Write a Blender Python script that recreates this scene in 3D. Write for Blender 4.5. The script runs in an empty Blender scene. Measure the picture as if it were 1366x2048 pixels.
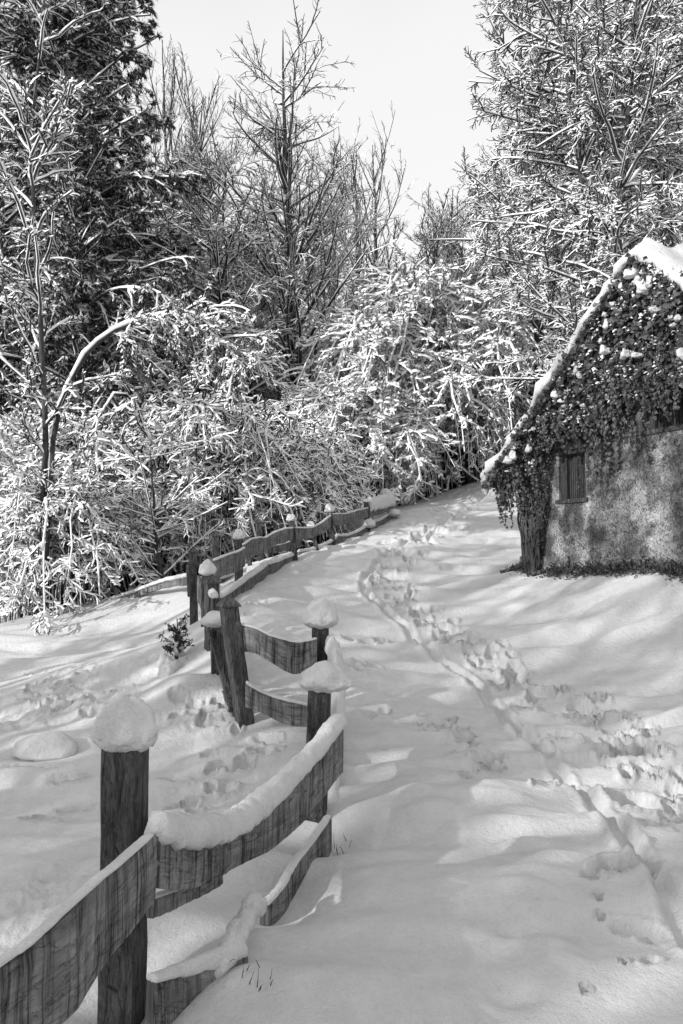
import bpy, bmesh, math, random
import numpy as np
from mathutils import Vector

# ------------------------------------------------------------------ camera, sky, sun, exposure
scene = bpy.context.scene
COL = scene.collection
EYE = 1.6
FPX = 1593.0
PITCH = math.atan(86 / FPX)
cam = bpy.data.cameras.new("camera")
cam.sensor_fit = 'VERTICAL'
cam.sensor_height = 36.0
cam.lens = 28.0
cam.clip_start = 0.05
cam.clip_end = 6000
cam_o = bpy.data.objects.new("camera", cam)
cam_o.location = (0, 0, EYE)
cam_o.rotation_euler = (math.radians(90) + PITCH, 0, 0)
COL.objects.link(cam_o)
scene.camera = cam_o

SUN_AZ = math.radians(-125)      # clockwise from +Y (forward); negative = to the left
SUN_EL = math.radians(22)
world = bpy.data.worlds.new("World")
scene.world = world
world.use_nodes = True
wn = world.node_tree
bg = wn.nodes["Background"]
sky = wn.nodes.new("ShaderNodeTexSky")
sky.sky_type = 'NISHITA'
sky.sun_disc = False
sky.sun_elevation = SUN_EL
sky.sun_rotation = SUN_AZ
sky.air_density = 1.0
sky.dust_density = 3.0
sky.ozone_density = 1.0
bw = wn.nodes.new("ShaderNodeRGBToBW")
wn.links.new(sky.outputs[0], bw.inputs[0])
wn.links.new(bw.outputs[0], bg.inputs[0])
# thin bright overcast drawn over the clear sky
cl_tc = wn.nodes.new("ShaderNodeTexCoord")
cl_n = wn.nodes.new("ShaderNodeTexNoise")
cl_n.inputs["Scale"].default_value = 1.6
cl_n.inputs["Detail"].default_value = 4
wn.links.new(cl_tc.outputs["Generated"], cl_n.inputs["Vector"])
cl_r = wn.nodes.new("ShaderNodeMapRange")
cl_r.inputs["From Min"].default_value = 0.35
cl_r.inputs["From Max"].default_value = 0.65
cl_r.inputs["To Min"].default_value = 4.4
cl_r.inputs["To Max"].default_value = 5.4
wn.links.new(cl_n.outputs[0], cl_r.inputs[0])
cl_m = wn.nodes.new("ShaderNodeMath")
cl_m.operation = 'MULTIPLY_ADD'
cl_m.inputs[1].default_value = 0.35
wn.links.new(bw.outputs[0], cl_m.inputs[0])
wn.links.new(cl_r.outputs[0], cl_m.inputs[2])
wn.links.new(cl_m.outputs[0], bg.inputs[0])
bg.inputs[1].default_value = 0.15

sun = bpy.data.lights.new("sun", 'SUN')
sun.energy = 4.1
sun.angle = math.radians(0.9)
sun.color = (1.0, 1.0, 1.0)
sun_o = bpy.data.objects.new("sun", sun)
sd = Vector((math.sin(SUN_AZ) * math.cos(SUN_EL), math.cos(SUN_AZ) * math.cos(SUN_EL), math.sin(SUN_EL)))
sun_o.rotation_euler = sd.to_track_quat('Z', 'Y').to_euler()
COL.objects.link(sun_o)

vs = scene.view_settings
vs.view_transform = 'Standard'
vs.look = 'None'
vs.gamma = 1.0
vs.use_curve_mapping = False
vs.exposure = 0.06
scene.cycles.max_bounces = 6
scene.cycles.diffuse_bounces = 4
scene.cycles.glossy_bounces = 2
scene.cycles.transmission_bounces = 2

# ------------------------------------------------------------------ helpers
CP, SP = math.cos(PITCH), math.sin(PITCH)


def P(px, py, Y):
    """world point on the ray of photo pixel (px, py) at forward distance Y"""
    u = (px - 683) / FPX
    v = (1024 - py) / FPX
    d = (u, CP - v * SP, SP + v * CP)
    k = Y / d[1]
    return Vector((d[0] * k, Y, EYE + d[2] * k))


rs = np.random.RandomState(5)
_perm = rs.permutation(256)
_perm = np.concatenate([_perm, _perm, _perm])
_grad = rs.normal(size=(256, 3))
_grad /= np.linalg.norm(_grad, axis=1)[:, None]


def noise3(x, y, z):
    x, y, z = np.broadcast_arrays(np.asarray(x, float), np.asarray(y, float), np.asarray(z, float))
    xi, yi, zi = np.floor(x).astype(int), np.floor(y).astype(int), np.floor(z).astype(int)
    xf, yf, zf = x - xi, y - yi, z - zi
    u, v, w = [t * t * t * (t * (t * 6 - 15) + 10) for t in (xf, yf, zf)]
    xi &= 255; yi &= 255; zi &= 255

    def g(a, b, c):
        h = _perm[_perm[_perm[(xi + a) & 255] + ((yi + b) & 255)] + ((zi + c) & 255)]
        G = _grad[h]
        return G[..., 0] * (xf - a) + G[..., 1] * (yf - b) + G[..., 2] * (zf - c)
    def l(a, b, t): return a + t * (b - a)
    return l(l(l(g(0, 0, 0), g(1, 0, 0), u), l(g(0, 1, 0), g(1, 1, 0), u), v),
             l(l(g(0, 0, 1), g(1, 0, 1), u), l(g(0, 1, 1), g(1, 1, 1), u), v), w) * 1.6


def fbm(x, y, z, o=3):
    s, a = 0, 1.0
    for i in range(o):
        s = s + a * noise3(x * 2 ** i + 17 * i, y * 2 ** i, z * 2 ** i)
        a *= 0.5
    return s


def smooth(a, b, x):
    t = np.clip((x - a) / (b - a), 0, 1)
    return t * t * (3 - 2 * t)


def np_mesh(name, V, F, smooth_shade=True, uv=None):
    """V (n,3), F (m,k) same-size faces or list of such arrays"""
    me = bpy.data.meshes.new(name)
    Fs = F if isinstance(F, list) else [F]
    Fs = [np.asarray(f, dtype=np.int32) for f in Fs if len(f)]
    V = np.asarray(V, dtype=np.float32)
    me.vertices.add(len(V))
    me.vertices.foreach_set("co", V.ravel())
    nl = sum(f.size for f in Fs)
    nf = sum(len(f) for f in Fs)
    me.loops.add(nl)
    me.loops.foreach_set("vertex_index", np.concatenate([f.ravel() for f in Fs]))
    me.polygons.add(nf)
    tot = np.concatenate([np.full(len(f), f.shape[1], dtype=np.int32) for f in Fs])
    st = np.concatenate([[0], np.cumsum(tot)[:-1]]).astype(np.int32)
    me.polygons.foreach_set("loop_start", st)
    me.polygons.foreach_set("loop_total", tot)
    if uv is not None:
        ul = me.uv_layers.new(name="UVMap")
        li = np.concatenate([f.ravel() for f in Fs])
        ul.data.foreach_set("uv", np.asarray(uv, dtype=np.float32)[li].ravel())
    me.update(calc_edges=True)
    me.polygons.foreach_set("use_smooth", np.full(nf, smooth_shade))
    return me


def link(name, me, m, parent=None, kind=None):
    o = bpy.data.objects.new(name, me)
    COL.objects.link(o)
    if me is not None and m is not None and not me.materials:
        me.materials.append(m)
    if parent is not None:
        o.parent = parent
    if kind:
        o["kind"] = kind
    return o


def tag(o, label, cat, group=None):
    o["label"] = label
    o["category"] = cat
    if group:
        o["group"] = group
    return o


def thing(name, label, cat, loc=(0, 0, 0), rz=0, group=None):
    o = bpy.data.objects.new(name, None)
    o.empty_display_size = 0.2
    COL.objects.link(o)
    o.location = loc
    o.rotation_euler = (0, 0, rz)
    return tag(o, label, cat, group)


def rel(o, pts):
    """world points to the local frame of an unrotated thing"""
    l = np.array(o.location)
    return np.asarray([tuple(p) for p in pts], float) - l


def dup(root, loc, rz, sc, label, group, cat=None):
    r = root.copy(); COL.objects.link(r)
    r.location = loc; r.rotation_euler = (0, 0, rz); r.scale = sc if hasattr(sc, '__len__') else (sc, sc, sc)
    r['label'] = label; r['group'] = group
    for ch in root.children:
        c = ch.copy(); COL.objects.link(c); c.parent = r
        for g in ch.children:
            d = g.copy(); COL.objects.link(d); d.parent = c
    return r


# ------------------------------------------------------------------ materials (all neutral greys: the place is seen in black and white)
def new_mat(name, rough=0.9, spec=0.3):
    m = bpy.data.materials.new(name)
    m.use_nodes = True
    nt = m.node_tree
    b = nt.nodes["Principled BSDF"]
    b.inputs["Roughness"].default_value = rough
    b.inputs["Specular IOR Level"].default_value = spec
    return m, nt, b


def nd(nt, t, **kw):
    n = nt.nodes.new(t)
    for k, v in kw.items():
        if k in n.inputs:
            n.inputs[k].default_value = v
        else:
            setattr(n, k, v)
    return n


def ramp(nt, src, stops):
    r = nt.nodes.new("ShaderNodeValToRGB")
    el = r.color_ramp.elements
    while len(el) < len(stops):
        el.new(0.5)
    for e, (p, v) in zip(el, stops):
        e.position = p
        e.color = (v, v, v, 1)
    nt.links.new(src, r.inputs[0])
    return r.outputs[0]


def bump(nt, b, src, strength, dist, prev=None):
    n = nt.nodes.new("ShaderNodeBump")
    n.inputs["Strength"].default_value = strength
    n.inputs["Distance"].default_value = dist
    nt.links.new(src, n.inputs["Height"])
    if prev is not None:
        nt.links.new(prev, n.inputs["Normal"])
    nt.links.new(n.outputs[0], b.inputs["Normal"])
    return n.outputs[0]


def coords(nt, out="Object", scale=(1, 1, 1)):
    tc = nt.nodes.new("ShaderNodeTexCoord")
    mp = nt.nodes.new("ShaderNodeMapping")
    mp.inputs["Scale"].default_value = scale
    nt.links.new(tc.outputs[out], mp.inputs[0])
    return mp.outputs[0]


def noise_tex(nt, vec, scale, detail=4, rough=0.55, dist=0.0):
    n = nt.nodes.new("ShaderNodeTexNoise")
    n.inputs["Scale"].default_value = scale
    n.inputs["Detail"].default_value = detail
    n.inputs["Roughness"].default_value = rough
    n.inputs["Distortion"].default_value = dist
    nt.links.new(vec, n.inputs["Vector"])
    return n.outputs[0]


def snow_mat(name, lo, hi, b1=0.5, fine=1.0):
    m, nt, b = new_mat(name, 0.75, 0.25)
    c = coords(nt)
    n1 = noise_tex(nt, c, 9, 6, 0.65)
    nt.links.new(ramp(nt, n1, [(0.3, lo), (0.7, hi)]), b.inputs["Base Color"])
    n2 = noise_tex(nt, c, 90, 5, 0.75)
    gr = noise_tex(nt, c, 210, 3, 0.8)      # crystal grain
    gm = nt.nodes.new("ShaderNodeMath"); gm.operation = 'MULTIPLY'
    nt.links.new(ramp(nt, n1, [(0.3, lo), (0.7, hi)]), gm.inputs[0])
    nt.links.new(ramp(nt, gr, [(0.36, 0.84), (0.62, 1.0)]), gm.inputs[1])
    nt.links.new(gm.outputs[0], b.inputs["Base Color"])
    n3 = noise_tex(nt, c, 26, 4, 0.6)
    p = bump(nt, b, n3, b1, 0.02)
    bump(nt, b, n2, 0.9 * fine, 0.010, p)
    return m


M_SNOW = snow_mat("snow_ground", 0.60, 0.69, 0.7)
M_SNOWCAP = snow_mat("snow_cap", 0.62, 0.72, 0.8)
M_SNOWTREE, _nt, _b = new_mat("snow_on_branches", 0.8, 0.2)
_b.inputs["Base Color"].default_value = (0.86, 0.86, 0.86, 1)


def bark_mat(name, lo, hi):
    m, nt, b = new_mat(name, 0.95, 0.1)
    c = coords(nt, scale=(1, 1, 0.3))
    n = noise_tex(nt, c, 14, 4)
    nt.links.new(ramp(nt, n, [(0.35, lo), (0.65, hi)]), b.inputs["Base Color"])
    bump(nt, b, n, 0.8, 0.03)
    return m


M_BARK = bark_mat("bark", 0.03, 0.09)
M_TWIG, _nt, _b = new_mat("twig_bark", 0.95, 0.1)
_b.inputs["Base Color"].default_value = (0.035, 0.035, 0.035, 1)
M_NEEDLE, _nt, _b = new_mat("needles", 0.8, 0.2)
_b.inputs["Base Color"].default_value = (0.045, 0.045, 0.045, 1)
M_IVY, _nt, _b = new_mat("ivy_leaf", 0.5, 0.4)
_c = coords(_nt)
_n = noise_tex(_nt, _c, 12, 3)
_nt.links.new(ramp(_nt, _n, [(0.3, 0.02), (0.7, 0.10)]), _b.inputs["Base Color"])


def wood_mat(name, lo, hi, streak=0.5, use_uv=False):
    m, nt, b = new_mat(name, 0.85, 0.25)
    if use_uv:
        cg = coords(nt, "UV", (5, 22, 1))      # long grain
        cs = coords(nt, "UV", (24, 1.6, 1))    # hewing and water marks down the face
        cb = coords(nt, "UV", (5, 9, 1))
    else:
        cg = coords(nt, "Object", (50, 50, 14))
        cs = coords(nt, "Object", (30, 30, 5))
        cb = coords(nt, "Object", (7, 7, 4))
    g = noise_tex(nt, cg, 1, 6, 0.8, 2.2 if use_uv else 1.0)
    s = noise_tex(nt, cs, 1, 6, 0.78, 1.2 if use_uv else .5)
    l = noise_tex(nt, cb, 1, 3, 0.5)
    a = nt.nodes.new("ShaderNodeMath"); a.operation = 'MULTIPLY'
    nt.links.new(ramp(nt, g, [(0.36, 0.62 if use_uv else 0.25), (0.60, 1.0)]), a.inputs[0])
    nt.links.new(ramp(nt, s, [(0.38, 1.0 - streak), (0.53, 1.0)]), a.inputs[1])
    a2 = nt.nodes.new("ShaderNodeMath"); a2.operation = 'MULTIPLY'
    nt.links.new(a.outputs[0], a2.inputs[0])
    nt.links.new(ramp(nt, l, [(0.3, 0.55), (0.7, 1.0)]), a2.inputs[1])
    vo = nt.nodes.new("ShaderNodeTexVoronoi")
    vo.feature = 'DISTANCE_TO_EDGE'
    vo.inputs["Scale"].default_value = 1.0
    dn = nt.nodes.new("ShaderNodeVectorMath"); dn.operation = 'ADD'
    nt.links.new(coords(nt, "UV", (1.6, 8, 1)) if use_uv else coords(nt, "Object", (20, 20, 3.0)), dn.inputs[0])
    nt.links.new(g, dn.inputs[1])
    nt.links.new(dn.outputs[0], vo.inputs["Vector"])
    ck = ramp(nt, vo.outputs["Distance"], [(0.0, 0.10), (0.022, 1.0)])
    if use_uv:   # a few wavy checks along the board
        ck = ramp(nt, noise_tex(nt, coords(nt, "UV", (1.6, 11, 1)), 1, 6, 0.7, 0.3), [(0.490, 1.0), (0.5, 0.45), (0.508, 1.0)])
    a3 = nt.nodes.new("ShaderNodeMath"); a3.operation = 'MULTIPLY'
    nt.links.new(a2.outputs[0], a3.inputs[0]); nt.links.new(ck, a3.inputs[1])
    a2 = a3
    mr = nt.nodes.new("ShaderNodeMapRange")
    mr.inputs["To Min"].default_value = lo
    mr.inputs["To Max"].default_value = hi * 1.35
    nt.links.new(a2.outputs[0], mr.inputs[0])
    nt.links.new(mr.outputs[0], b.inputs["Base Color"])
    p = bump(nt, b, g, 0.9, 0.010)
    p = bump(nt, b, s, 0.8, 0.02, p)
    bump(nt, b, ck, 0.8, 0.012, p)
    return m


M_POST = wood_mat("post_wood", 0.012, 0.115, 0.75)
M_RAIL = wood_mat("rail_wood", 0.010, 0.24, 0.88, True)
M_SLAT = wood_mat("slat_wood", 0.012, 0.07, 0.5)
M_IRON, _nt, _b = new_mat("iron", 0.5, 0.5)
_b.inputs["Base Color"].default_value = (0.12, 0.12, 0.12, 1)

M_STUCCO, _nt, _b = new_mat("weathered_stucco", 0.95, 0.1)
_c = coords(_nt)
_a = noise_tex(_nt, _c, 13, 7, 0.8, 2.6)
_l = noise_tex(_nt, _c, 1.7, 4, 0.6)
_mul = _nt.nodes.new("ShaderNodeMath"); _mul.operation = 'MULTIPLY'
_nt.links.new(ramp(_nt, _a, [(0.40, 0.16), (0.58, 1.0)]), _mul.inputs[0])
_nt.links.new(ramp(_nt, _l, [(0.38, 0.20), (0.62, 0.52)]), _mul.inputs[1])
_vo = _nt.nodes.new("ShaderNodeTexVoronoi"); _vo.feature = 'DISTANCE_TO_EDGE'; _vo.inputs["Scale"].default_value = 1.1
_dv = _nt.nodes.new("ShaderNodeVectorMath"); _dv.operation = 'ADD'
_nt.links.new(_c, _dv.inputs[0]); _nt.links.new(noise_tex(_nt, _c, 4, 5, 0.7), _dv.inputs[1])
_nt.links.new(_dv.outputs[0], _vo.inputs["Vector"])
_m2 = _nt.nodes.new("ShaderNodeMath"); _m2.operation = 'MULTIPLY'
_nt.links.new(_mul.outputs[0], _m2.inputs[0]); _nt.links.new(ramp(_nt, _vo.outputs["Distance"], [(0.0, 0.25), (0.012, 1.0)]), _m2.inputs[1])
_m3 = _nt.nodes.new("ShaderNodeMath"); _m3.operation = 'MULTIPLY'
_nt.links.new(_m2.outputs[0], _m3.inputs[0]); _nt.links.new(ramp(_nt, noise_tex(_nt, _c, 3.3, 6, 0.7), [(0.47, 0.55), (0.50, 1.0)]), _m3.inputs[1])
_nt.links.new(_m3.outputs[0], _b.inputs["Base Color"])
bump(_nt, _b, _a, 0.9, 0.02)
M_DARK, _nt, _b = new_mat("dark_inside", 0.9, 0.1)
_b.inputs["Base Color"].default_value = (0.015, 0.015, 0.015, 1)

# ------------------------------------------------------------------ ground height
ctrl = []
for a in [(1000, 2000, 2.9), (1360, 2000, 2.9), (520, 1990, 2.85), (700, 1800, 3.6), (800, 1570, 5.2), (1000, 1600, 5.0),
          (1300, 1700, 4.2), (1300, 1500, 6.1), (1000, 1450, 6.8), (720, 1400, 7.2), (1300, 1350, 7.8), (1000, 1320, 8.5),
          (750, 1300, 8.7), (1300, 1230, 8.9), (1320, 1150, 9.5), (1140, 1150, 11), (1045, 1142, 12), (1000, 1200, 10.7),
          (900, 1250, 9.8), (740, 1200, 10.6), (600, 1200, 10.2), (500, 1225, 9.3), (560, 1290, 8.2), (550, 1345, 7.3),
          (550, 1470, 6.1), (460, 1190, 10.3), (850, 1100, 13.5), (1000, 1100, 14), (1000, 1000, 19), (1020, 938, 24),
          (920, 975, 21.5), (800, 1028, 17.5), (740, 1062, 16), (660, 1090, 14), (583, 1118, 12.5), (850, 1065, 26),
          (950, 1000, 30), (1150, 940, 26), (600, 1100, 17), (500, 1135, 15), (450, 1100, 20), (385, 1250, 10.3),
          (300, 1180, 13), (200, 1212, 12.7), (45, 1243, 12.5), (200, 1222, 15), (45, 1238, 16), (100, 1400, 7.8),
          (250, 1320, 9), (330, 1340, 8.3), (100, 1550, 5.6), (100, 1700, 4.4), (100, 1850, 3.5), (400, 1500, 6.0),
          (480, 1600, 5.0), (400, 1700, 4.1), (400, 1850, 3.3), (250, 2060, 2.85), (600, 1790, 3.85), (657, 1722, 4.4), (545, 1838, 3.5), (560, 1700, 4.3), (625, 1655, 4.7), (700, 1720, 4.25), (330, 1900, 3.2)]:
    p = P(*a)
    ctrl.append((p.x, p.y, p.z))
ctrl += [(-3, 1.5, -.08), (3, 1.5, 0.0), (0, 0, -.02), (-8, -6, 0), (8, -6, .2), (9, 8, 1.4), (12, 14, 2.2), (7, 13, 1.7), (16, 22, 4.5),
         (-10, 4, -.2), (-12, 10, -.1), (-14, 18, -.2), (-6, 25, 1.2), (0, 26, 2.2), (-14, 28, 1.0), (14, 30, 6.0), (8, 32, 5.0), (-2, 34, 3.6), (-12, 36, 3.0)]
ctrl = np.array(ctrl)


def _phi(r2):
    return np.where(r2 > 1e-9, 0.5 * r2 * np.log(r2 + 1e-12), 0)


_n = len(ctrl)
_d2 = ((ctrl[:, None, :2] - ctrl[None, :, :2]) ** 2).sum(-1)
_A = np.zeros((_n + 3, _n + 3))
_A[:_n, :_n] = _phi(_d2) + 0.006 * np.eye(_n)
_A[:_n, _n] = 1; _A[:_n, _n + 1:] = ctrl[:, :2]
_A[_n, :_n] = 1; _A[_n + 1:, :_n] = ctrl[:, :2].T
_W = np.linalg.solve(_A, np.concatenate([ctrl[:, 2], [0, 0, 0]]))


def ground(x, y):
    x = np.asarray(x, float); y = np.asarray(y, float)
    shp = np.broadcast(x, y).shape
    xf = np.broadcast_to(x, shp).ravel(); yf = np.broadcast_to(y, shp).ravel()
    z = np.full(xf.shape, _W[_n]) + _W[_n + 1] * xf + _W[_n + 2] * yf
    for i in range(_n):
        z += _W[i] * _phi((xf - ctrl[i, 0]) ** 2 + (yf - ctrl[i, 1]) ** 2)
    d = np.hypot(xf * 0.9, yf - 10)
    far = 2.2 + 0.30 * np.clip(yf - 28, 0, 260) + 0.06 * np.clip(xf, -200, 200) + 1.5 * noise3(xf * .03, yf * .03, 3.3)
    far = np.where(yf < 28, 0.5 + 0.06 * np.clip(yf, -20, 28) + 0.06 * np.clip(xf, -40, 60), far)
    w = smooth(17, 24, d)
    return (z * (1 - w) + far * w).reshape(shp)


def gz(x, y):
    return float(ground(np.array([x]), np.array([y]))[0])


def hit(px, py, it=14):
    """where the ray of a pixel meets the ground"""
    lo, hi = 1.5, 40.0
    ys = np.geomspace(1.5, 40, 400)
    pts = np.array([tuple(P(px, py, y)) for y in ys])
    g = ground(pts[:, 0], pts[:, 1])
    k = np.argmax(pts[:, 2] < g)
    return pts[k, 0], pts[k, 1]


def poly_dist(x, y, pts):
    """signed lateral distance and arclength to a polyline"""
    best = np.full(x.shape, 1e9); sg = np.zeros(x.shape); al = np.zeros(x.shape)
    acc = 0
    for (x0, y0), (x1, y1) in zip(pts[:-1], pts[1:]):
        L = math.hypot(x1 - x0, y1 - y0)
        dx, dy = (x1 - x0) / L, (y1 - y0) / L
        t = np.clip((x - x0) * dx + (y - y0) * dy, 0, L)
        ex, ey = x - x0 - t * dx, y - y0 - t * dy
        d = np.hypot(ex, ey)
        s = np.sign(dx * ey - dy * ex)
        m = d < best
        best = np.where(m, d, best); sg = np.where(m, s, sg); al = np.where(m, acc + t, al)
        acc += L
    return best, sg, al


def dense(pts, n=8):
    pts = np.array(pts, float)
    out = []
    for i in range(len(pts) - 1):
        p0 = pts[max(i - 1, 0)]; p1 = pts[i]; p2 = pts[i + 1]; p3 = pts[min(i + 2, len(pts) - 1)]
        for k in range(n):
            t = k / n
            out.append(0.5 * ((2 * p1) + (-p0 + p2) * t + (2 * p0 - 5 * p1 + 4 * p2 - p3) * t * t + (-p0 + 3 * p1 - 3 * p2 + p3) * t ** 3))
    out.append(pts[-1])
    return np.array(out)


TRACK = [hit(*p) for p in [(1400, 1890), (1330, 1790), (1230, 1650), (1140, 1560), (1040, 1475), (965, 1390), (900, 1335), (840, 1295),
                           (780, 1240), (738, 1200), (726, 1165), (745, 1135), (790, 1100), (860, 1062), (930, 1020), (975, 985)]]
TRACK_D = dense(TRACK, 3)
BAND = dense([hit(*p) for p in [(1400, 1620), (1290, 1530), (1180, 1450), (1080, 1385), (980, 1320), (890, 1270), (820, 1215), (775, 1160), (790, 1125), (810, 1100)]], 3)

rng = np.random.RandomState(11)
prints = []   # x, y, rx, ry, angle, depth
def pr(px, py, rx, ry, ang, dep):
    x, y = hit(px, py)
    prints.append((x, y, rx, ry, ang, dep))
for a in [(1245, 1752, .13, .09, .3, .13), (1262, 1590, .17, .11, .1, .12), (1232, 1520, .18, .10, -.1, .11), (1130, 1490, .11, .10, .2, .12),
          (1165, 1530, .17, .08, 0, .05), (1045, 1418, .12, .09, .2, .12), (1000, 1383, .11, .08, .3, .11), (1090, 1390, .12, .08, .2, .10),
          (965, 1335, .11, .08, .1, .10), (1035, 1345, .12, .08, .1, .10), (1160, 1440, .14, .08, .2, .09), (1290, 1510, .15, .08, .1, .1),
          (900, 1300, .11, .08, .1, .09), (1300, 1650, .09, .07, 0, .05), (880, 1265, .1, .08, 0, .1), (840, 1240, .12, .08, 0, .1),
          (1180, 1765, .06, .05, .8, .03), (1260, 1840, .10, .05, 0, .03), (1310, 1855, .08, .05, 0, .04), (1200, 1822, .02, .02, 0, .03),
          (1195, 1800, .02, .02, 0, .03), (1300, 1920, .05, .03, .6, .03), (1245, 1915, .02, .02, 0, .03), (1170, 1975, .02, .02, 0, .03)]:
    pr(*a)
# small animal and boot prints left of the track
for a in [(735, 1428, .09, .035, .1, .03), (770, 1425, .06, .03, 0, .03), (850, 1452, .07, .035, .3, .05), (880, 1460, .10, .04, -.2, .05),
          (905, 1445, .06, .03, .8, .04), (925, 1465, .06, .035, 0, .04), (862, 1470, .06, .03, 0, .04), (885, 1475, .07, .03, 0, .04), (930, 1492, .09, .04, 0, .05),
          (945, 1500, .06, .03, 0, .04), (920, 1517, .07, .04, 0, .05), (965, 1530, .08, .04, 0, .05), (985, 1540, .09, .045, .1, .06), (990, 1528, .07, .03, .2, .05),
          (930, 1562, .06, .03, 0, .04), (845, 1437, .05, .025, 0, .03), (768, 1493, .05, .03, 0, .03), (1075, 1560, .1, .04, 0, .04), (1085, 1575, .07, .04, 0, .05),
          (700, 1335, .10, .05, 0, .05), (720, 1330, .08, .04, 0, .05), (750, 1335, .07, .04, 0, .04), (700, 1290, .09, .05, .2, .05), (735, 1290, .09, .05, 0, .05),
          (760, 1283, .08, .05, 0, .05), (718, 1345, .07, .04, 0, .04), (770, 1220, .1, .07, 0, .08), (505, 1215, .08, .05, 0, .04), (515, 1208, .08, .05, 0, .04),
          (500, 1235, .08, .05, 0, .03), (610, 1135, .1, .05, 0, .03), (590, 1140, .1, .05, 0, .03), (1030, 1130, .12, .05, 0, .03), (900, 1136, .2, .04, .1, .04)]:
    a = a[:5] + (a[5] * 1.5,)
    pr(*a)
# left field: trodden prints
for a in [(120, 1385, .12, .06, 0, .06), (70, 1395, .12, .06, 0, .06), (180, 1400, .12, .06, .2, .06), (140, 1575, .16, .05, -.1, .06), (75, 1650, .1, .07, 0, .07),
          (150, 1615, .12, .03, 0, .05), (60, 1540, .2, .03, 0, .04), (160, 1365, .12, .05, 0, .05), (240, 1380, .1, .05, 0, .05)]:
    pr(*a)
for k in range(22):
    pr(45 + rng.rand() * 170, 1345 + rng.rand() * 85, .05 + .05 * rng.rand(), .03 + .03 * rng.rand(), rng.rand() * 3, .05)
for k in range(26):
    t = rng.rand()
    pr(350 + t * 200 + rng.randn() * 14, 1620 - t * 125 + rng.randn() * 18, .05 + .05 * rng.rand(), .03 + .03 * rng.rand(), rng.rand() * 3, .055)
for k in range(18):
    pr(345 + rng.rand() * 130, 1400 + rng.rand() * 55, .05 + .05 * rng.rand(), .03 + .04 * rng.rand(), rng.rand() * 3, .05)
BL = np.concatenate([[0], np.cumsum(np.hypot(*np.diff(BAND, axis=0).T))])
for k in range(100):   # the trodden band along the track: alternating boots, several walkers
    a = (k * .23 + .1 * rng.rand()) % BL[-1]
    q = np.array([np.interp(a, BL, BAND[:, 0]), np.interp(a, BL, BAND[:, 1])]) + [(.15 if k % 2 else -.12) + rng.randn() * .10, rng.randn() * .05]
    prints.append((q[0], q[1], .042 + .022 * rng.rand(), .075 + .03 * rng.rand(), rng.randn() * .5, .06 + .05 * rng.rand()))
for k in range(70):   # upper slope
    t = rng.rand(); q = hit(800 + 190 * t + rng.randn() * 22, 1110 - 150 * t + rng.randn() * 12)
    prints.append((q[0], q[1], .10 + .1 * rng.rand(), .08 + .08 * rng.rand(), rng.rand() * 3, .05 + .05 * rng.rand()))

bumps = []   # broad mounds: x, y, rx, ry, h
def bp(px, py, rx, ry, h):
    x, y = hit(px, py)
    bumps.append((x, y, rx, ry, h))
for a in [(255, 1985, .20, .16, -.09), (800, 1590, .55, .28, .09), (735, 1545, .3, .35, -.06), (385, 1375, .32, .25, .11), (345, 1370, .22, .2, .08), (440, 1520, .35, .22, .09), (590, 1490, .22, .3, .06),
          (760, 1720, .4, .22, .05), (930, 1790, .5, .2, .035), (1070, 1760, .13, .08, .03), (1050, 1790, .14, .07, .035), (1100, 1720, .14, .06, .03), (1080, 1690, .14, .06, .035),
          (1030, 1690, .14, .06, .03), (1030, 1655, .16, .06, .03), (1050, 1630, .16, .06, .03), (1010, 1610, .16, .06, .03), (980, 1590, .16, .06, .03),
          (1090, 1820, .12, .07, .03), (1060, 1880, .14, .07, .03), (1110, 1890, .1, .06, .03), (1020, 1970, .12, .08, -.04), (1030, 1860, .08, .05, -.03),
          (1120, 1920, .09, .05, .03), (860, 1650, .5, .2, .03), (660, 1920, .4, .25, .04), (100, 1480, .30, .15, .04)]:
    bp(*a)


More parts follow.
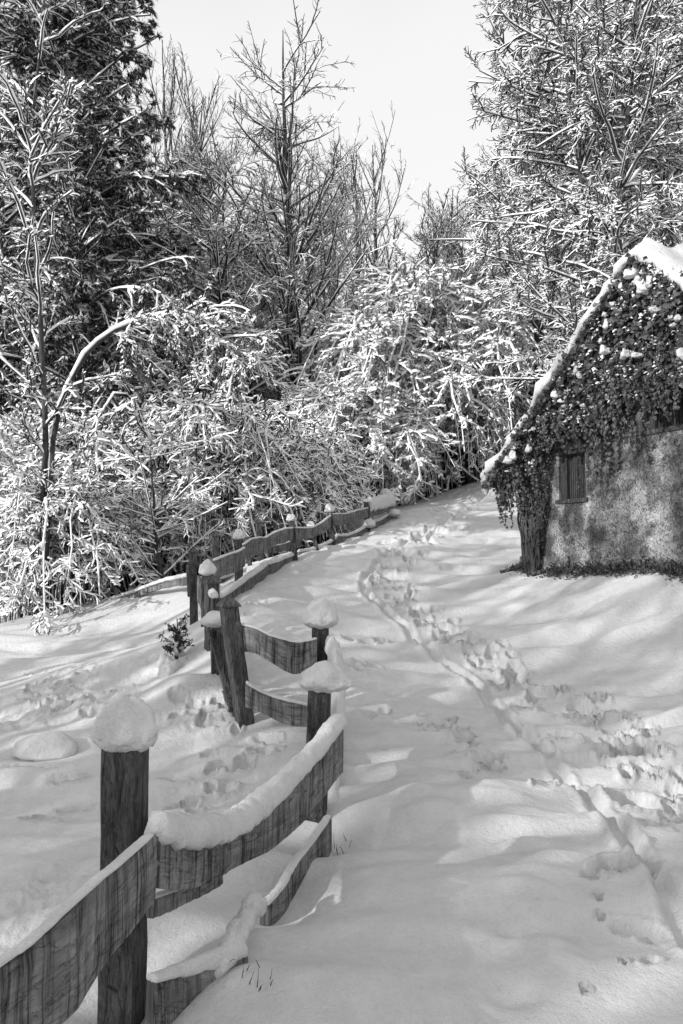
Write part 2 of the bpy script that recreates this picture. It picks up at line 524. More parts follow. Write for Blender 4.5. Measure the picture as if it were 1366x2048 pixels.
def detail(x, y):
    g = np.zeros(x.shape)
    rip_area = smooth(1.0, 3.0, y) * (1 - smooth(16, 24, y))
    # drift ripples, long across the view
    w = 1.4 * noise3(x * .35, y * .5, 8.1)
    r1 = noise3(x * .55 + 3, (y + .22 * x) * 2.2 + w, .7)
    r2 = noise3(x * 1.1, (y + .12 * x) * 4.6 + w, 5.5)
    g += rip_area * (.075 * r1 + .030 * r2)
    g += .05 * noise3(x * .4, y * .4, 2.2) * rip_area
    # narrow wavering ridges a forearm apart, shaped to stand in for tree-shadow streaks
    wp = .55 * noise3(x * .55, y * .8, 21.3) + .16 * noise3(x * 1.7, y * 2.2, 23.1)
    ph = (y - .22 * x + wp) * 2 * math.pi / .40
    am = np.clip(.55 + 1.1 * noise3(x * .5, y * 1.1, 27.7), .08, 1.3) * (.55 + .45 * smooth(-1.0, 1.5, x))
    g += rip_area * smooth(2.2, 4.0, y) * am * (.024 * np.sin(ph) + .007 * np.sin(2 * ph + .8) + .012 * np.sin(ph * .47 + 2 * wp))
    nearm = smooth(1.5, 2.5, y) * (1 - smooth(6, 9, y)) * smooth(-.2, .5, x)
    g += nearm * (.022 * noise3(x * .9 + 4, (y - .25 * x) * 2.6, 11.2) + .012 * noise3(x * 2.2, (y - .25 * x) * 5.5, 12.2))
    for bx, by, rx, ry, h in bumps:
        m = (np.abs(x - bx) < 3 * rx) & (np.abs(y - by) < 3 * ry)
        if m.any():
            g[m] += (1.2 if rx < .2 else 1.0) * h * np.exp(-((x[m] - bx) / rx) ** 2 - ((y[m] - by) / ry) ** 2)
    # sled / ski groove
    near = y < 26
    d, s, al = poly_dist(x[near], y[near], TRACK_D)
    wob = .02 * noise3(al * 3, 0, 9)
    dd = np.abs(d * s + wob)
    tr = -.065 * np.exp(-(dd / (.042 + .012 * noise3(al * 4, 1, 1))) ** 4) + .03 * np.exp(-((dd - .085) / .03) ** 2) * (1 + 1.2 * noise3(al * 9, s, 5))
    tr *= .8 + .5 * noise3(al * 2.2, 3, 3)
    db, _, _ = poly_dist(x[near], y[near], BAND)
    bandm = np.exp(-(db / .22) ** 2)
    tr += bandm * (-.03 + .045 * noise3(x[near] * 4, y[near] * 4, 1) + .012 * noise3(x[near] * 13, y[near] * 13, 4))
    g[near] += tr
    # chopped snow in trodden places
    for cx, cy, rx, ry, a in CHOP:
        m = (np.abs(x - cx) < 2 * rx) & (np.abs(y - cy) < 2 * ry)
        if m.any():
            f = np.exp(-(((x[m] - cx) / rx) ** 2 + ((y[m] - cy) / ry) ** 2) ** 2)
            g[m] += a * f * (.75 * noise3(x[m] * 5, y[m] * 7, 1.5) + .45 * noise3(x[m] * 13, y[m] * 17, 2.5) + .22 * noise3(x[m] * 33, y[m] * 38, 2.5) - .2) * (.5 + .9 * np.abs(noise3(x[m] * 2.2, y[m] * 2.2, 6.5)))
    D = np.zeros(x.shape); Rm = np.zeros(x.shape)
    for qx, qy, rx, ry, an, dep in prints:
        R = 2.6 * max(rx, ry)
        m = (np.abs(x - qx) < R) & (np.abs(y - qy) < R)
        if not m.any():
            continue
        dx, dy = x[m] - qx, y[m] - qy
        dep_ = dep * 1.25
        c, s_ = math.cos(an), math.sin(an)
        a_, b_ = (dx * c + dy * s_) / rx, (-dx * s_ + dy * c) / ry
        e = np.hypot(a_, b_) + .20 * noise3(dx * 14, dy * 14, qx * 7) + .08 * noise3(dx * 40, dy * 40, qx * 7)
        D[m] = np.maximum(D[m], dep_ * (1 - smooth(.6, 1.05, e)))
        Rm[m] = np.maximum(Rm[m], dep_ * .32 * np.exp(-((e - 1.25) / .24) ** 2))
    g += Rm * (1 - smooth(.0, .03, D)) - D
    return g


CHOP = []
for px, py, rx, ry, a in [(130, 1390, 1.1, 1.1, .05), (110, 1420, .8, .5, .05), (410, 1430, .35, .45, .05), (460, 1560, .45, .40, .045), (390, 1600, .25, .25, .045),
                          (1240, 1500, .5, .35, .009), (790, 1160, .45, 1.0, .03), (820, 1230, .4, .5, .02), (120, 1780, .4, .3, .03), (60, 1820, .4, .3, .03),
                          (580, 1380, .3, .3, .03), (1260, 1590, .35, .3, .008), (900, 1050, .8, 1.5, .05), (310, 1440, .4, .4, .03)]:
    x, y = hit(px, py)
    CHOP.append((x, y, rx, ry, a))


def build_ground():
    ys = np.concatenate([np.linspace(-45, 0.5, 24), np.geomspace(1.4, 30, 560), np.geomspace(31, 900, 70)])
    uc = np.linspace(-.48, .48, 500)
    ou = np.array([.53, .55, .58, .62, .68, .76, .87, 1.0, 1.2, 1.5, 2, 3, 5, 8, 14, 25, 45])
    us = np.concatenate([-ou[::-1], uc, ou])
    sc = np.maximum(ys, 1.0)
    X = us[None, :] * sc[:, None]
    lim = 60 + 1.2 * np.maximum(ys, 0)[:, None]
    X = np.where(np.abs(us)[None, :] > .6, np.sign(X) * np.minimum(np.abs(X), lim - 1e-2 * (50 - np.abs(us))[None, :]), X)
    Y = np.broadcast_to(ys[:, None], X.shape)
    Z = ground(X, Y)
    Z = Z + detail(X.ravel(), Y.ravel()).reshape(X.shape)
    H, W = X.shape
    V = np.stack([X, Y, Z], -1).reshape(-1, 3)
    i = np.arange(H - 1)[:, None] * W + np.arange(W - 1)[None, :]
    F = np.stack([i, i + 1, i + W + 1, i + W], -1).reshape(-1, 4)
    link("snowy_ground", np_mesh("snowy_ground", V, F), M_SNOW, kind="structure")


build_ground()

# ------------------------------------------------------------------ tubes
BARK3 = np.array([(math.cos(a), math.sin(a)) for a in (math.pi * .5, math.pi * 7 / 6, math.pi * 11 / 6)])
def ring(n): return np.array([(math.cos(2 * math.pi * k / n), math.sin(2 * math.pi * k / n)) for k in range(n)])


def frames(Pn):
    T = np.empty_like(Pn)
    T[:, 1:-1] = Pn[:, 2:] - Pn[:, :-2]
    T[:, 0] = Pn[:, 1] - Pn[:, 0]
    T[:, -1] = Pn[:, -1] - Pn[:, -2]
    T /= np.linalg.norm(T, axis=-1, keepdims=True) + 1e-9
    side = np.stack([T[..., 1], -T[..., 0], np.zeros(T.shape[:2])], -1)
    # a steady fallback where the branch stands upright
    side = side + np.array([0.06, 0.03, 0])
    side /= np.linalg.norm(side, axis=-1, keepdims=True)
    up = np.cross(side, T)
    up /= np.linalg.norm(up, axis=-1, keepdims=True)
    return T, side, up


def sweep(Pn, A, B, sec, off=0.0, wrap=True):
    """Pn (N,K,3); A,B (N,K) half widths; sec (S,2); returns V,F"""
    N, K, _ = Pn.shape
    S = len(sec)
    T, side, up = frames(Pn)
    V = Pn[:, :, None, :] + side[:, :, None, :] * (A[:, :, None, None] * sec[None, None, :, 0, None]) + up[:, :, None, :] * ((B[:, :, None, None] * sec[None, None, :, 1, None]) + np.asarray(off if np.isscalar(off) else off[:, :, None, None]))
    V = V.reshape(-1, 3)
    n = np.arange(N)[:, None, None] * K * S
    k = np.arange(K - 1)[None, :, None] * S
    s = np.arange(S if wrap else S - 1)[None, None, :]
    s2 = (s + 1) % S
    F = np.stack([n + k + s, n + k + s2, n + k + S + s2, n + k + S + s], -1).reshape(-1, 4)
    return V, F


def merge(parts):
    Vs, Fs, o = [], [], 0
    for V, F in parts:
        Vs.append(V); Fs.append(F + o); o += len(V)
    return np.concatenate(Vs), np.concatenate(Fs)


SNOWK = .41
SNOW_SEC3 = np.array([(1, -.1), (0, 1.0), (-1, -.1)])   # upper half of a twig
BARK_V = np.array([(-1.1, .35), (0, -1.0), (1.1, .35)])    # lower half
SNOW_SEC5 = np.array([(-1, .0), (1, .0), (.85, .6), (0, 1.0), (-.85, .6)])


def snow_on(rng, Pn, R, sw, sh, sec, steep=.12):
    T, _, _ = frames(Pn)
    h = np.sqrt(np.clip(1 - T[..., 2] ** 2, 0, 1))
    a = steep + (1 - steep) * h
    j = .45 + 1.1 * rng.rand(*R.shape)
    cov = np.clip(h * 2.2, .35, 1)
    A = R * .95 * cov + sw * SNOWK * a * j
    B = R * 1.05 * np.clip(h * 2.2, .75, 1) + sh * SNOWK * 1.3 * a * j
    A[:, -1] *= .85; B[:, -1] *= .85
    return sweep(Pn, A, B, sec, wrap=len(sec) > 3)


def spawn(rng, Pp, Rp, n, t0, t1, length, ang, grav, noise, K, rmax, rtip, planar=0.0, up=0.0, taper=.6, side_pref=None, tpow=1.0):
    N, K0, _ = Pp.shape
    seg = np.linalg.norm(np.diff(Pp, axis=1), axis=-1).sum(1)
    idx = rng.choice(N, n, p=seg / seg.sum())
    t = t0 + (t1 - t0) * rng.rand(n) ** tpow
    f = t * (K0 - 1); i = np.minimum(f.astype(int), K0 - 2); a = (f - i)[:, None]
    base = Pp[idx, i] * (1 - a) + Pp[idx, i + 1] * a
    T = Pp[idx, i + 1] - Pp[idx, i]
    T /= np.linalg.norm(T, axis=1, keepdims=True) + 1e-9
    rb = Rp[idx, i] * (1 - a[:, 0]) + Rp[idx, i + 1] * a[:, 0]
    q = rng.randn(n, 3)
    q[:, 2] *= 1 - planar
    if side_pref is not None:
        q = q + np.asarray(side_pref)
    q -= (q * T).sum(1, keepdims=True) * T
    q /= np.linalg.norm(q, axis=1, keepdims=True) + 1e-9
    an = ang * (.75 + .5 * rng.rand(n))[:, None]
    d = np.cos(an) * T + np.sin(an) * q
    d[:, 2] += up
    d /= np.linalg.norm(d, axis=1, keepdims=True)
    L = length * (.55 + .8 * rng.rand(n)) * (1 - taper * t)
    out = np.empty((n, K, 3)); out[:, 0] = base
    g = grav * (.7 + .6 * rng.rand(n))
    for k in range(1, K):
        out[:, k] = out[:, k - 1] + d * (L / (K - 1))[:, None]
        d = d + noise * rng.randn(n, 3)
        d[:, 2] -= g * 3.0 / (K - 1)
        d /= np.linalg.norm(d, axis=1, keepdims=True)
    r0 = np.minimum(rb * .75, rmax)
    R = r0[:, None] * (1 - np.linspace(0, 1, K)[None, :]) + np.minimum(rtip, r0)[:, None] * np.linspace(0, 1, K)[None, :]
    return out, R, t


def poly_tube(pts, radii, n=8, nsec=8, dn=6, closed_tip=True):
    p = dense(pts, dn)
    r = np.interp(np.linspace(0, 1, len(p)), np.linspace(0, 1, len(radii)), radii)
    return p[None], r[None]


def tree_parts(root, seed, trunks, l1, l2, l3, snow=(.02, .03), needles=0, split=True, trunk_snow=.0, mats=None, l4=None, dens=1.0, fine=1.0):
    """trunks: list of (pts, radii) in local coordinates. l1.. = dicts for spawn. Parts are linked under root."""
    rng = np.random.RandomState(seed)
    TP, TR = [], []
    for pts, radii in trunks:
        p, r = poly_tube(pts, radii, dn=max(2, 24 // max(1, len(pts) - 1)))
        q = np.linspace(0, 1, 20)
        s = np.linspace(0, 1, p.shape[1])
        pp = np.stack([np.interp(q, s, p[0, :, c]) for c in range(3)], -1)
        pp[1:-1] += rng.randn(18, 3) * r.max() * .22
        rr = np.interp(q, s, r[0])
        TP.append(pp); TR.append(rr)
    TP = np.array(TP); TR = np.array(TR)
    for k in range(len(TP)):
        V, F = sweep(TP[k:k + 1], TR[k:k + 1], TR[k:k + 1], ring(9))
        link("trunk", np_mesh("trunk", V, F), M_BARK, root)
    snowp = []
    levels = [(TP, TR)]
    P1, R1, t1 = spawn(rng, TP, TR, **l1)
    l2['K'] = min(l2['K'], 6); l2['noise'] *= 1.7; l3['K'] = 3; l3['noise'] = .40; l3['n'] = int(l3['n'] * 1.75); l3['length'] *= .58
    l3['n'] = int(l3['n'] * dens)
    for q_ in (l2, l3):
        q_['rmax'] *= fine; q_['rtip'] *= fine
    P2, R2, _ = spawn(rng, P1, R1, **l2)
    P3, R3, _ = spawn(rng, P2, R2, **l3)
    if split:
        for k in range(len(P1)):
            V, F = sweep(P1[k:k + 1], R1[k:k + 1], R1[k:k + 1], ring(6))
            link("limb", np_mesh("limb", V, F), M_BARK, root)
        bb = []
    else:
        bb = [sweep(P1, R1, R1, ring(5))]
    bb.append(sweep(P2, R2 * 1.2, R2 * 1.2, BARK3))
    bb.append(sweep(P3, R3 * 1.25, R3 * 1.25, BARK_V, wrap=False))
    sw, sh = snow
    snowp.append(snow_on(rng, P1, R1, sw * 1.5, sh * 1.6, SNOW_SEC5))
    snowp.append(snow_on(rng, P2, R2, sw * 1.15, sh * 1.25, SNOW_SEC3))
    snowp.append(snow_on(rng, P3, R3, sw, sh, SNOW_SEC3))
    last = (P3, R3)
    if l4:
        P4, R4, _ = spawn(rng, P3, R3, **l4)
        bb.append(sweep(P4, R4, R4, BARK3))
        snowp.append(snow_on(rng, P4, R4, sw * .8, sh * .8, SNOW_SEC3))
        last = (P4, R4)
    if trunk_snow:
        snowp.append(snow_on(rng, TP, TR, trunk_snow, trunk_snow * 1.2, SNOW_SEC5, .18))
    V, F = merge(bb)
    link("branches", np_mesh("branches", V, F), M_TWIG, root, "stuff")
    V, F = merge(snowp)
    link("snow_load", np_mesh("snow_load", V, F), M_SNOWTREE, root, "stuff")
    if needles:
        PP, RR = last
        n = needles
        idx = rng.randint(len(PP), size=n); t = rng.rand(n) * (PP.shape[1] - 1.01)
        i = t.astype(int); a = (t - i)[:, None]
        b = PP[idx, i] * (1 - a) + PP[idx, i + 1] * a
        T = PP[idx, i + 1] - PP[idx, i]; T /= np.linalg.norm(T, axis=1, keepdims=True) + 1e-9
        d = T * .6 + rng.randn(n, 3) * .45; d[:, 2] -= .5
        d /= np.linalg.norm(d, axis=1, keepdims=True)
        sd_ = np.cross(d, rng.randn(n, 3)); sd_ /= np.linalg.norm(sd_, axis=1, keepdims=True)
        L = (.08 + .16 * rng.rand(n))[:, None]
        V = np.stack([b - sd_ * .03, b + sd_ * .03, b + d * L], 1).reshape(-1, 3)
        F = np.arange(3 * n).reshape(n, 3)
        link("needles", np_mesh("needles", V, F, False), M_NEEDLE, root, "stuff")
        k = int(n * .6)
        b = b[:k] + np.array([0, 0, .03]); d = d[:k] * np.array([1, 1, .6])
        sd_ = np.cross(d, [0, 0, 1.0]) + .2 * rng.randn(k, 3); sd_ /= np.linalg.norm(sd_, axis=1, keepdims=True)
        V = np.stack([b - sd_ * .035, b + sd_ * .035, b + d * L[:k]], 1).reshape(-1, 3)
        link("snow_flecks", np_mesh("snow_flecks", V, np.arange(3 * k).reshape(k, 3), False), M_SNOWTREE, root, "stuff")


def place_tree(name, label, cat, px, Y, top_px, seed, trunk_px, rad, l1, l2, l3, group=None, base_py=None, sink=.3, **kw):
    """trunk_px: list of (px, py) from foot to tip; the foot is put on the ground"""
    x = P(px, 1100, Y).x
    root = thing(name, label, cat, (x, Y, gz(x, Y) - sink), group=group)
    trunks = []
    for pts in trunk_px:
        w = []
        for q in pts:
            yy = Y + (q[2] if len(q) > 2 else 0)
            w.append(tuple(P(q[0], q[1], yy)))
        w = np.array(w) - np.array(root.location)
        if base_py is None:
            w[0] = (w[0][0], w[0][1], 0)
        trunks.append((w, rad))
    tree_parts(root, seed, trunks, l1, l2, l3, **kw)
    return root


def L(n, t0, t1, length, ang, grav, noise, K, rmax, rtip, **kw):
    return dict(n=n, t0=t0, t1=t1, length=length, ang=ang, grav=grav, noise=noise, K=K, rmax=rmax, rtip=rtip, **kw)


#@@TREES
def bx(px, Y): return P(px, 1100, Y).x


# ------------------------------------------------------------------ trees that stand out
# vase-shaped bare tree, second from the left against the sky
place_tree("bare_tree", "slender vase-shaped bare tree against the sky behind the dark drooping evergreen", "tree", 335, 30, 60, 1,
           [[(350, 1080), (345, 700), (335, 400), (325, 80)], [(350, 900), (375, 600), (385, 420), (405, 200)]], [.16, .12, .07, .012],
           L(60, .22, .86, 6.0, .45, -.08, .10, 9, .055, .012, up=.1, taper=.55), L(520, .15, 1, 1.7, .5, -.06, .08, 6, .02, .008, up=.15),
           L(3200, .2, 1, .75, .55, -.03, .1, 4, .010, .006), snow=(.012, .014), dens=.5, fine=.62, group="bare trees against the sky")
# tall tree with the spreading crown, left of the sky gap
place_tree("bare_tree", "tallest bare tree with a spreading crown left of the sky gap, thick dark trunk", "tree", 600, 24, 50, 2,
           [[(606, 1010), (600, 850), (585, 620), (575, 400), (566, 60)], ], [.24, .20, .15, .09, .012],
           L(80, .26, .93, 5.2, 1.0, -.10, .07, 9, .06, .014, up=.1, taper=.66), L(620, .15, 1, 1.9, .7, .02, .09, 6, .024, .008, up=.08),
           L(5200, .15, 1, .7, .8, .0, .12, 4, .011, .006), snow=(.018, .02), dens=.5, fine=.62, group="bare trees against the sky")
# twin-stemmed tree right of it
place_tree("bare_tree", "twin-stemmed bare tree with a rounded fan crown in the middle of the sky gap", "tree", 735, 31, 275, 3,
           [[(722, 1060), (722, 800), (716, 560), (712, 290)], [(750, 1060), (752, 800), (752, 560), (745, 290)]], [.14, .12, .085, .012],
           L(76, .22, .90, 5.0, .50, -.06, .10, 9, .045, .012, up=.12, taper=.62), L(420, .15, 1, 1.7, .55, -.05, .09, 6, .02, .008, up=.1),
           L(2600, .2, 1, .7, .55, -.02, .1, 4, .010, .006), snow=(.013, .015), dens=.5, fine=.62, group="bare trees against the sky")
place_tree("bare_tree", "short leaning bare tree at the right foot of the sky gap", "tree", 850, 28, 380, 31,
           [[(850, 1000), (852, 800), (868, 600), (880, 420)]], [.10, .08, .05, .012],
           L(50, .2, .92, 3.8, .6, 0, .05, 8, .04, .012, up=.15, taper=.7), L(320, .15, 1, 1.5, .6, 0, .09, 6, .02, .008, up=.1),
           L(2200, .2, 1, .6, .6, 0, .1, 4, .010, .006), snow=(.02, .024), dens=.5, fine=.62, group="bare trees against the sky")
# right side trees
place_tree("larch_tree", "tall conical larch leaning over the right edge of the sky gap", "tree", 1080, 24, -60, 4,
           [[(1085, 1000), (1080, 750), (1065, 450), (1045, 150), (1035, -120)]], [.19, .16, .12, .07, .02],
           L(90, .12, .99, 4.6, 1.15, .05, .10, 8, .045, .012, planar=.4, taper=.68), L(800, .1, 1, 1.3, .8, .04, .08, 6, .02, .008, planar=.5),
           L(6500, .1, 1, .5, .8, .05, .1, 4, .011, .006), snow=(.022, .026), group="trees rising behind the house")
larch_b = place_tree("larch_tree", "dark trunked larch with long bare lower limbs behind the ivy roof", "tree", 1190, 19, -60, 5,
           [[(1215, 1000), (1200, 800), (1190, 560), (1155, 300), (1120, 80), (1115, -150)]], [.15, .13, .11, .08, .05, .02],
           L(75, .18, .99, 3.6, 1.2, .08, .10, 8, .04, .012, planar=.3, taper=.5), L(650, .1, 1, 1.2, .8, .08, .09, 6, .02, .008, planar=.4),
           L(5200, .1, 1, .5, .8, .12, .1, 4, .011, .006), snow=(.025, .03), group="trees rising behind the house")
dup(larch_b, (bx(1250, 17.5), 17.5, gz(bx(1250, 17.5), 17.5) - .3), 2.2, (.95, .95, 1.0), "straight trunked larch at the right edge above the snowy ridge", "trees rising behind the house")
# dark drooping evergreen, upper left
ev = place_tree("evergreen_tree", "huge dark drooping evergreen filling the upper left of the wood", "tree", 150, 19, -80, 7,
           [[(170, 1150), (165, 800), (150, 450), (110, 100), (90, -150)]], [.25, .22, .17, .1, .03],
           L(150, .06, .99, 3.4, 1.2, .24, .06, 10, .045, .014, planar=.2, taper=.42, up=.35), L(1700, .02, 1, 1.2, .65, .30, .06, 5, .02, .008, planar=.3),
           L(5200, .05, 1, .5, .55, .6, .08, 3, .010, .006), snow=(.03, .036), needles=110000)
dup(ev, (bx(255, 24), 24, gz(bx(255, 24), 24) - .3), 1.9, (.75, .75, .6), "shorter dark evergreen right behind the huge drooping one", "dark evergreens at the upper left")
dup(ev, (bx(60, 22), 22, gz(bx(60, 22), 22) - .3), 4.0, (.95, .95, 1.0), "dark evergreen at the left edge behind the snow-plastered slender stem", "dark evergreens at the upper left")
# snow plastered slender tree at the left edge
place_tree("bare_tree", "slender tree with snow-plastered stem at the left edge", "tree", 80, 12.5, -80, 8,
           [[(85, 1180), (88, 800), (76, 560), (62, 300), (80, 100), (85, -100)]], [.05, .045, .036, .028, .02, .01],
           L(40, .15, .99, 1.5, 1.0, .06, .13, 8, .022, .010, planar=.4, taper=.2, up=.3), L(260, .1, 1, .6, .8, .06, .16, 5, .013, .008, planar=.4),
           L(1100, .1, 1, .26, .8, .08, .18, 3, .010, .007), snow=(.024, .030), trunk_snow=.025)
# arching tree
place_tree("arching_tree", "bent tree arching under thick snow over the left bushes", "tree", 120, 12.5, 620, 9,
           [[(85, 1190), (105, 900), (140, 760), (200, 680), (300, 632), (380, 640), (440, 680), (480, 730)]], [.05, .046, .042, .040, .038, .034, .028, .012],
           L(46, .42, .99, .9, .85, .16, .12, 8, .018, .009, taper=.1), L(330, .05, 1, .5, .7, .2, .16, 5, .012, .008),
           L(2000, .1, 1, .22, .8, .2, .18, 3, .008, .006), snow=(.021, .026), trunk_snow=.065)
# sapling behind the gate
place_tree("sapling", "young bare sapling with level snowy twigs standing left of the gate posts", "tree", 335, 13.5, 900, 10,
           [[(335, 1150), (312, 1080), (308, 1000), (300, 900)]], [.035, .03, .022, .008],
           L(26, .1, .95, 1.5, 1.2, .03, .06, 8, .012, .006, planar=.6, taper=.2), L(120, .1, 1, .7, .7, .08, .1, 6, .008, .005, planar=.5),
           L(500, .1, 1, .3, .7, .1, .12, 4, .007, .004), snow=(.016, .02))


# bushes: fountains of arching stems hung with twigs
def bush(name, label, cat, x, y, seed, h, spread, nst, n2, n3, lean=(0, 0), snow=(.024, .032), group=None, sink=.15, n1=6):
    rng = np.random.RandomState(seed)
    root = thing(name, label, cat, (x, y, gz(x, y) - sink), group=group)
    K = 12
    pts = np.zeros((nst, K, 3))
    az = rng.rand(nst) * 2 * math.pi
    out = np.stack([np.cos(az), np.sin(az)], -1) * spread * (.5 + .6 * rng.rand(nst))[:, None] + np.array(lean)
    hh = h * (.55 + .5 * rng.rand(nst))
    fall = .25 + .65 * rng.rand(nst)
    s = np.linspace(0, 1, K)
    base = rng.randn(nst, 2) * .18 * spread
    for k in range(K):
        pts[:, k, :2] = base + out * (s[k] ** 1.5)
        pts[:, k, 2] = hh * (1.0 - (1 - min(1, s[k] / .62)) ** 2 if s[k] < .62 else 1) - (hh * fall * ((s[k] - .62) / .38) ** 1.6 if s[k] >= .62 else 0)
    pts[:, 1:] += rng.randn(nst, K - 1, 3) * .03
    R = np.linspace(.022, .006, K)[None] * (.6 + .8 * rng.rand(nst))[:, None]
    for k in range(min(nst, 6)):
        V, F = sweep(pts[k:k + 1], R[k:k + 1], R[k:k + 1], ring(6))
        link("stem", np_mesh("stem", V, F), M_BARK, root)
    bb = [sweep(pts[6:], R[6:], R[6:], ring(5))] if nst > 6 else []
    P2, R2, _ = spawn(rng, pts, R, **L(int(n2 * 1.15), .22, 1, .30 + .17 * h, .8, .16, .30, 6, .013, .009, taper=.25))
    P3, R3, _ = spawn(rng, P2, R2, **L(int(n3 * 1.9), .05, 1, .20, .9, .16, .5, 3, .009, .0075, taper=.2))
    bb += [sweep(P2, R2, R2, BARK3), sweep(P3, R3 * 1.25, R3 * 1.25, BARK_V, wrap=False)]
    sw, sh = snow
    sp = [snow_on(rng, pts, R, sw * 1.3, sh * 1.4, SNOW_SEC5), snow_on(rng, P2, R2, sw * 1.1, sh * 1.15, SNOW_SEC3), snow_on(rng, P3, R3, sw, sh, SNOW_SEC3)]
    V, F = merge(bb)
    link("branches", np_mesh("branches", V, F), M_TWIG, root, "stuff")
    V, F = merge(sp)
    link("snow_load", np_mesh("snow_load", V, F), M_SNOWTREE, root, "stuff")
    return root


def bx(px, Y): return P(px, 1100, Y).x


bush("snowy_bush", "large fountain of snow-bowed twigs spilling down at the lower left edge", "bush", bx(120, 13), 13.2, 21, 2.3, 1.4, 46, 560, 4600, snow=(.023, .031))
bush("snowy_bush", "widest bush bowing toward the far end of the path fence", "bush", bx(765, 20.5), 20.5, 23, 3.0, 2.2, 56, 700, 4200, lean=(-1.0, -.3), snow=(.058, .075))
wb = bush("snowy_bush", "tall weeping bush under the larches left of the roof corner", "bush", bx(905, 23), 23.5, 24, 6.2, 3.0, 64, 900, 5600, lean=(-1.0, -.4), snow=(.066, .085), group="weeping bushes under the larches")
dup(wb, (bx(810, 22), 22, gz(bx(810, 22), 22) - .15), .1, (.85, .85, .8), "weeping bush between the widest bush and the tall weeping one", "weeping bushes under the larches")
dup(wb, (bx(725, 20.3), 20.3, gz(bx(725, 20.3), 20.3) - .15), .2, (.72, .72, .5), "low weeping bush behind the middle posts of the far fence", "weeping bushes under the larches")
dup(wb, (bx(50, 15), 15, gz(bx(50, 15), 15) - .15), 4.1, (.62, .62, .62), "tall snow-laden bush at the left edge above the lower one", "weeping bushes under the larches")
dup(wb, (bx(990, 27), 27, gz(bx(990, 27), 27) - .15), 2.4, .9, "weeping bush between the slope crest and the eave tip", "weeping bushes under the larches")

# prototypes for the wood behind
protos = []
pb = bush("wood_bush", "snow-bowed bush in the undergrowth behind the fences", "bush", bx(400, 18), 18, 26, 2.6, 1.6, 40, 380, 2400, group="bushes in the undergrowth behind the fences", snow=(.022, .028))
def wood_tree(px, Y, h, seed, kind):
    x = bx(px, Y)
    root = thing("wood_tree", "snow-covered tree within the wood", "tree", (x, Y, gz(x, Y) - .3), group="snow-covered trees filling the wood")
    if kind == 0:
        tr = [([(0, 0, 0), (.1, 0, h * .35), (-.1, .1, h * .7), (.1, 0, h)], [.15, .11, .07, .012])]
        tree_parts(root, seed, tr, L(60, .12, .98, h * .26, 1.1, .12, .06, 8, .05, .012, up=.2, taper=.45), L(520, .12, 1, 1.5, .8, .14, .1, 6, .022, .008),
                   L(4200, .1, 1, .6, .8, .16, .12, 4, .011, .007), snow=(.026, .032), split=False, dens=.8, fine=.8)
    elif kind == 1:
        tr = [([(0, 0, 0), (-.1, 0, h * .35), (.2, .1, h * .7), (0, 0, h)], [.17, .13, .08, .012])]
        tree_parts(root, seed, tr, L(50, .25, .98, h * .30, .7, -.02, .05, 8, .05, .012, up=.2, taper=.45), L(460, .12, 1, 1.8, .65, .0, .1, 6, .022, .008),
                   L(3800, .1, 1, .7, .7, .04, .12, 4, .012, .007), snow=(.022, .028), split=False, dens=.6, fine=.7)
    else:
        tr = [([(0, 0, 0), (0, 0, h * .35), (.05, .05, h * .7), (0, 0, h)], [.2, .14, .08, .012])]
        tree_parts(root, seed, tr, L(110, .06, .99, h * .22, 1.35, .10, .03, 7, .045, .012, planar=.3, taper=.85, up=.05), L(900, .1, 1, 1.0, .7, .15, .06, 5, .02, .008, planar=.6),
                   L(3600, .05, 1, .5, .6, .3, .08, 4, .011, .007), snow=(.022, .02), needles=45000, split=False)
    return root
W0 = wood_tree(440, 22, 11, 41, 0)
W1 = wood_tree(660, 36, 14, 42, 1)
W2 = wood_tree(280, 34, 14, 43, 2)
W2["label"] = "dark evergreen deep in the wood"
W2["group"] = "dark evergreens deep in the wood"
r = random.Random(4)
spots = []
for (px, Y, k, s) in [(250, 24, 0, .9), (390, 27, 0, 1.0), (500, 24, 0, .8), (540, 30, 0, .7), (470, 34, 2, .65), (680, 36, 0, .4), (790, 33, 0, .42), (830, 38, 2, .35),
                      (150, 30, 1, 1.2), (60, 26, 0, 1.1), (430, 38, 1, .7), (560, 40, 2, .5), (930, 30, 0, .9), (980, 33, 2, .9), (1040, 30, 0, 1.1), (1120, 33, 2, 1.2), (1200, 27, 0, 1.2),
                      (1300, 25, 0, 1.3), (1250, 34, 2, 1.4), (1150, 38, 1, 1.4), (1330, 20, 0, 1.0), (1010, 42, 1, 1.0), (1400, 28, 2, 1.3), (-20, 20, 0, 1.1), (-60, 30, 2, 1.3), (350, 42, 2, .75),
                      (230, 40, 2, 1.2), (740, 44, 2, .35), (620, 46, 2, .4), (890, 45, 2, .45), (300, 21, 0, .6), (420, 28, 1, .75), (520, 30, 1, .8), (470, 26, 0, .85), (330, 26, 0, .95), (540, 27.5, 0, .7), (660, 33, 1, .42), (395, 33, 1, .85), (630, 30, 0, .5), (1120, 26, 0, .8), (1000, 28, 0, .7)]:
    spots.append((px, Y, k, s))
for k in range(70):
    Y = r.uniform(50, 150)
    px_ = r.uniform(-100, 1450)
    spots.append((px_, Y, r.choice([2, 2, 0]), r.uniform(.7, 1.1) * (.45 if 540 < px_ < 930 else 1)))
for px, Y, k, s in spots:
    src = (W0, W1, W2)[k]
    x = bx(px, Y)
    dup(src, (x, Y, gz(x, Y) - .3), r.uniform(0, 6.28), (s, s, s * r.uniform(.9, 1.1)), src["label"], src["group"])
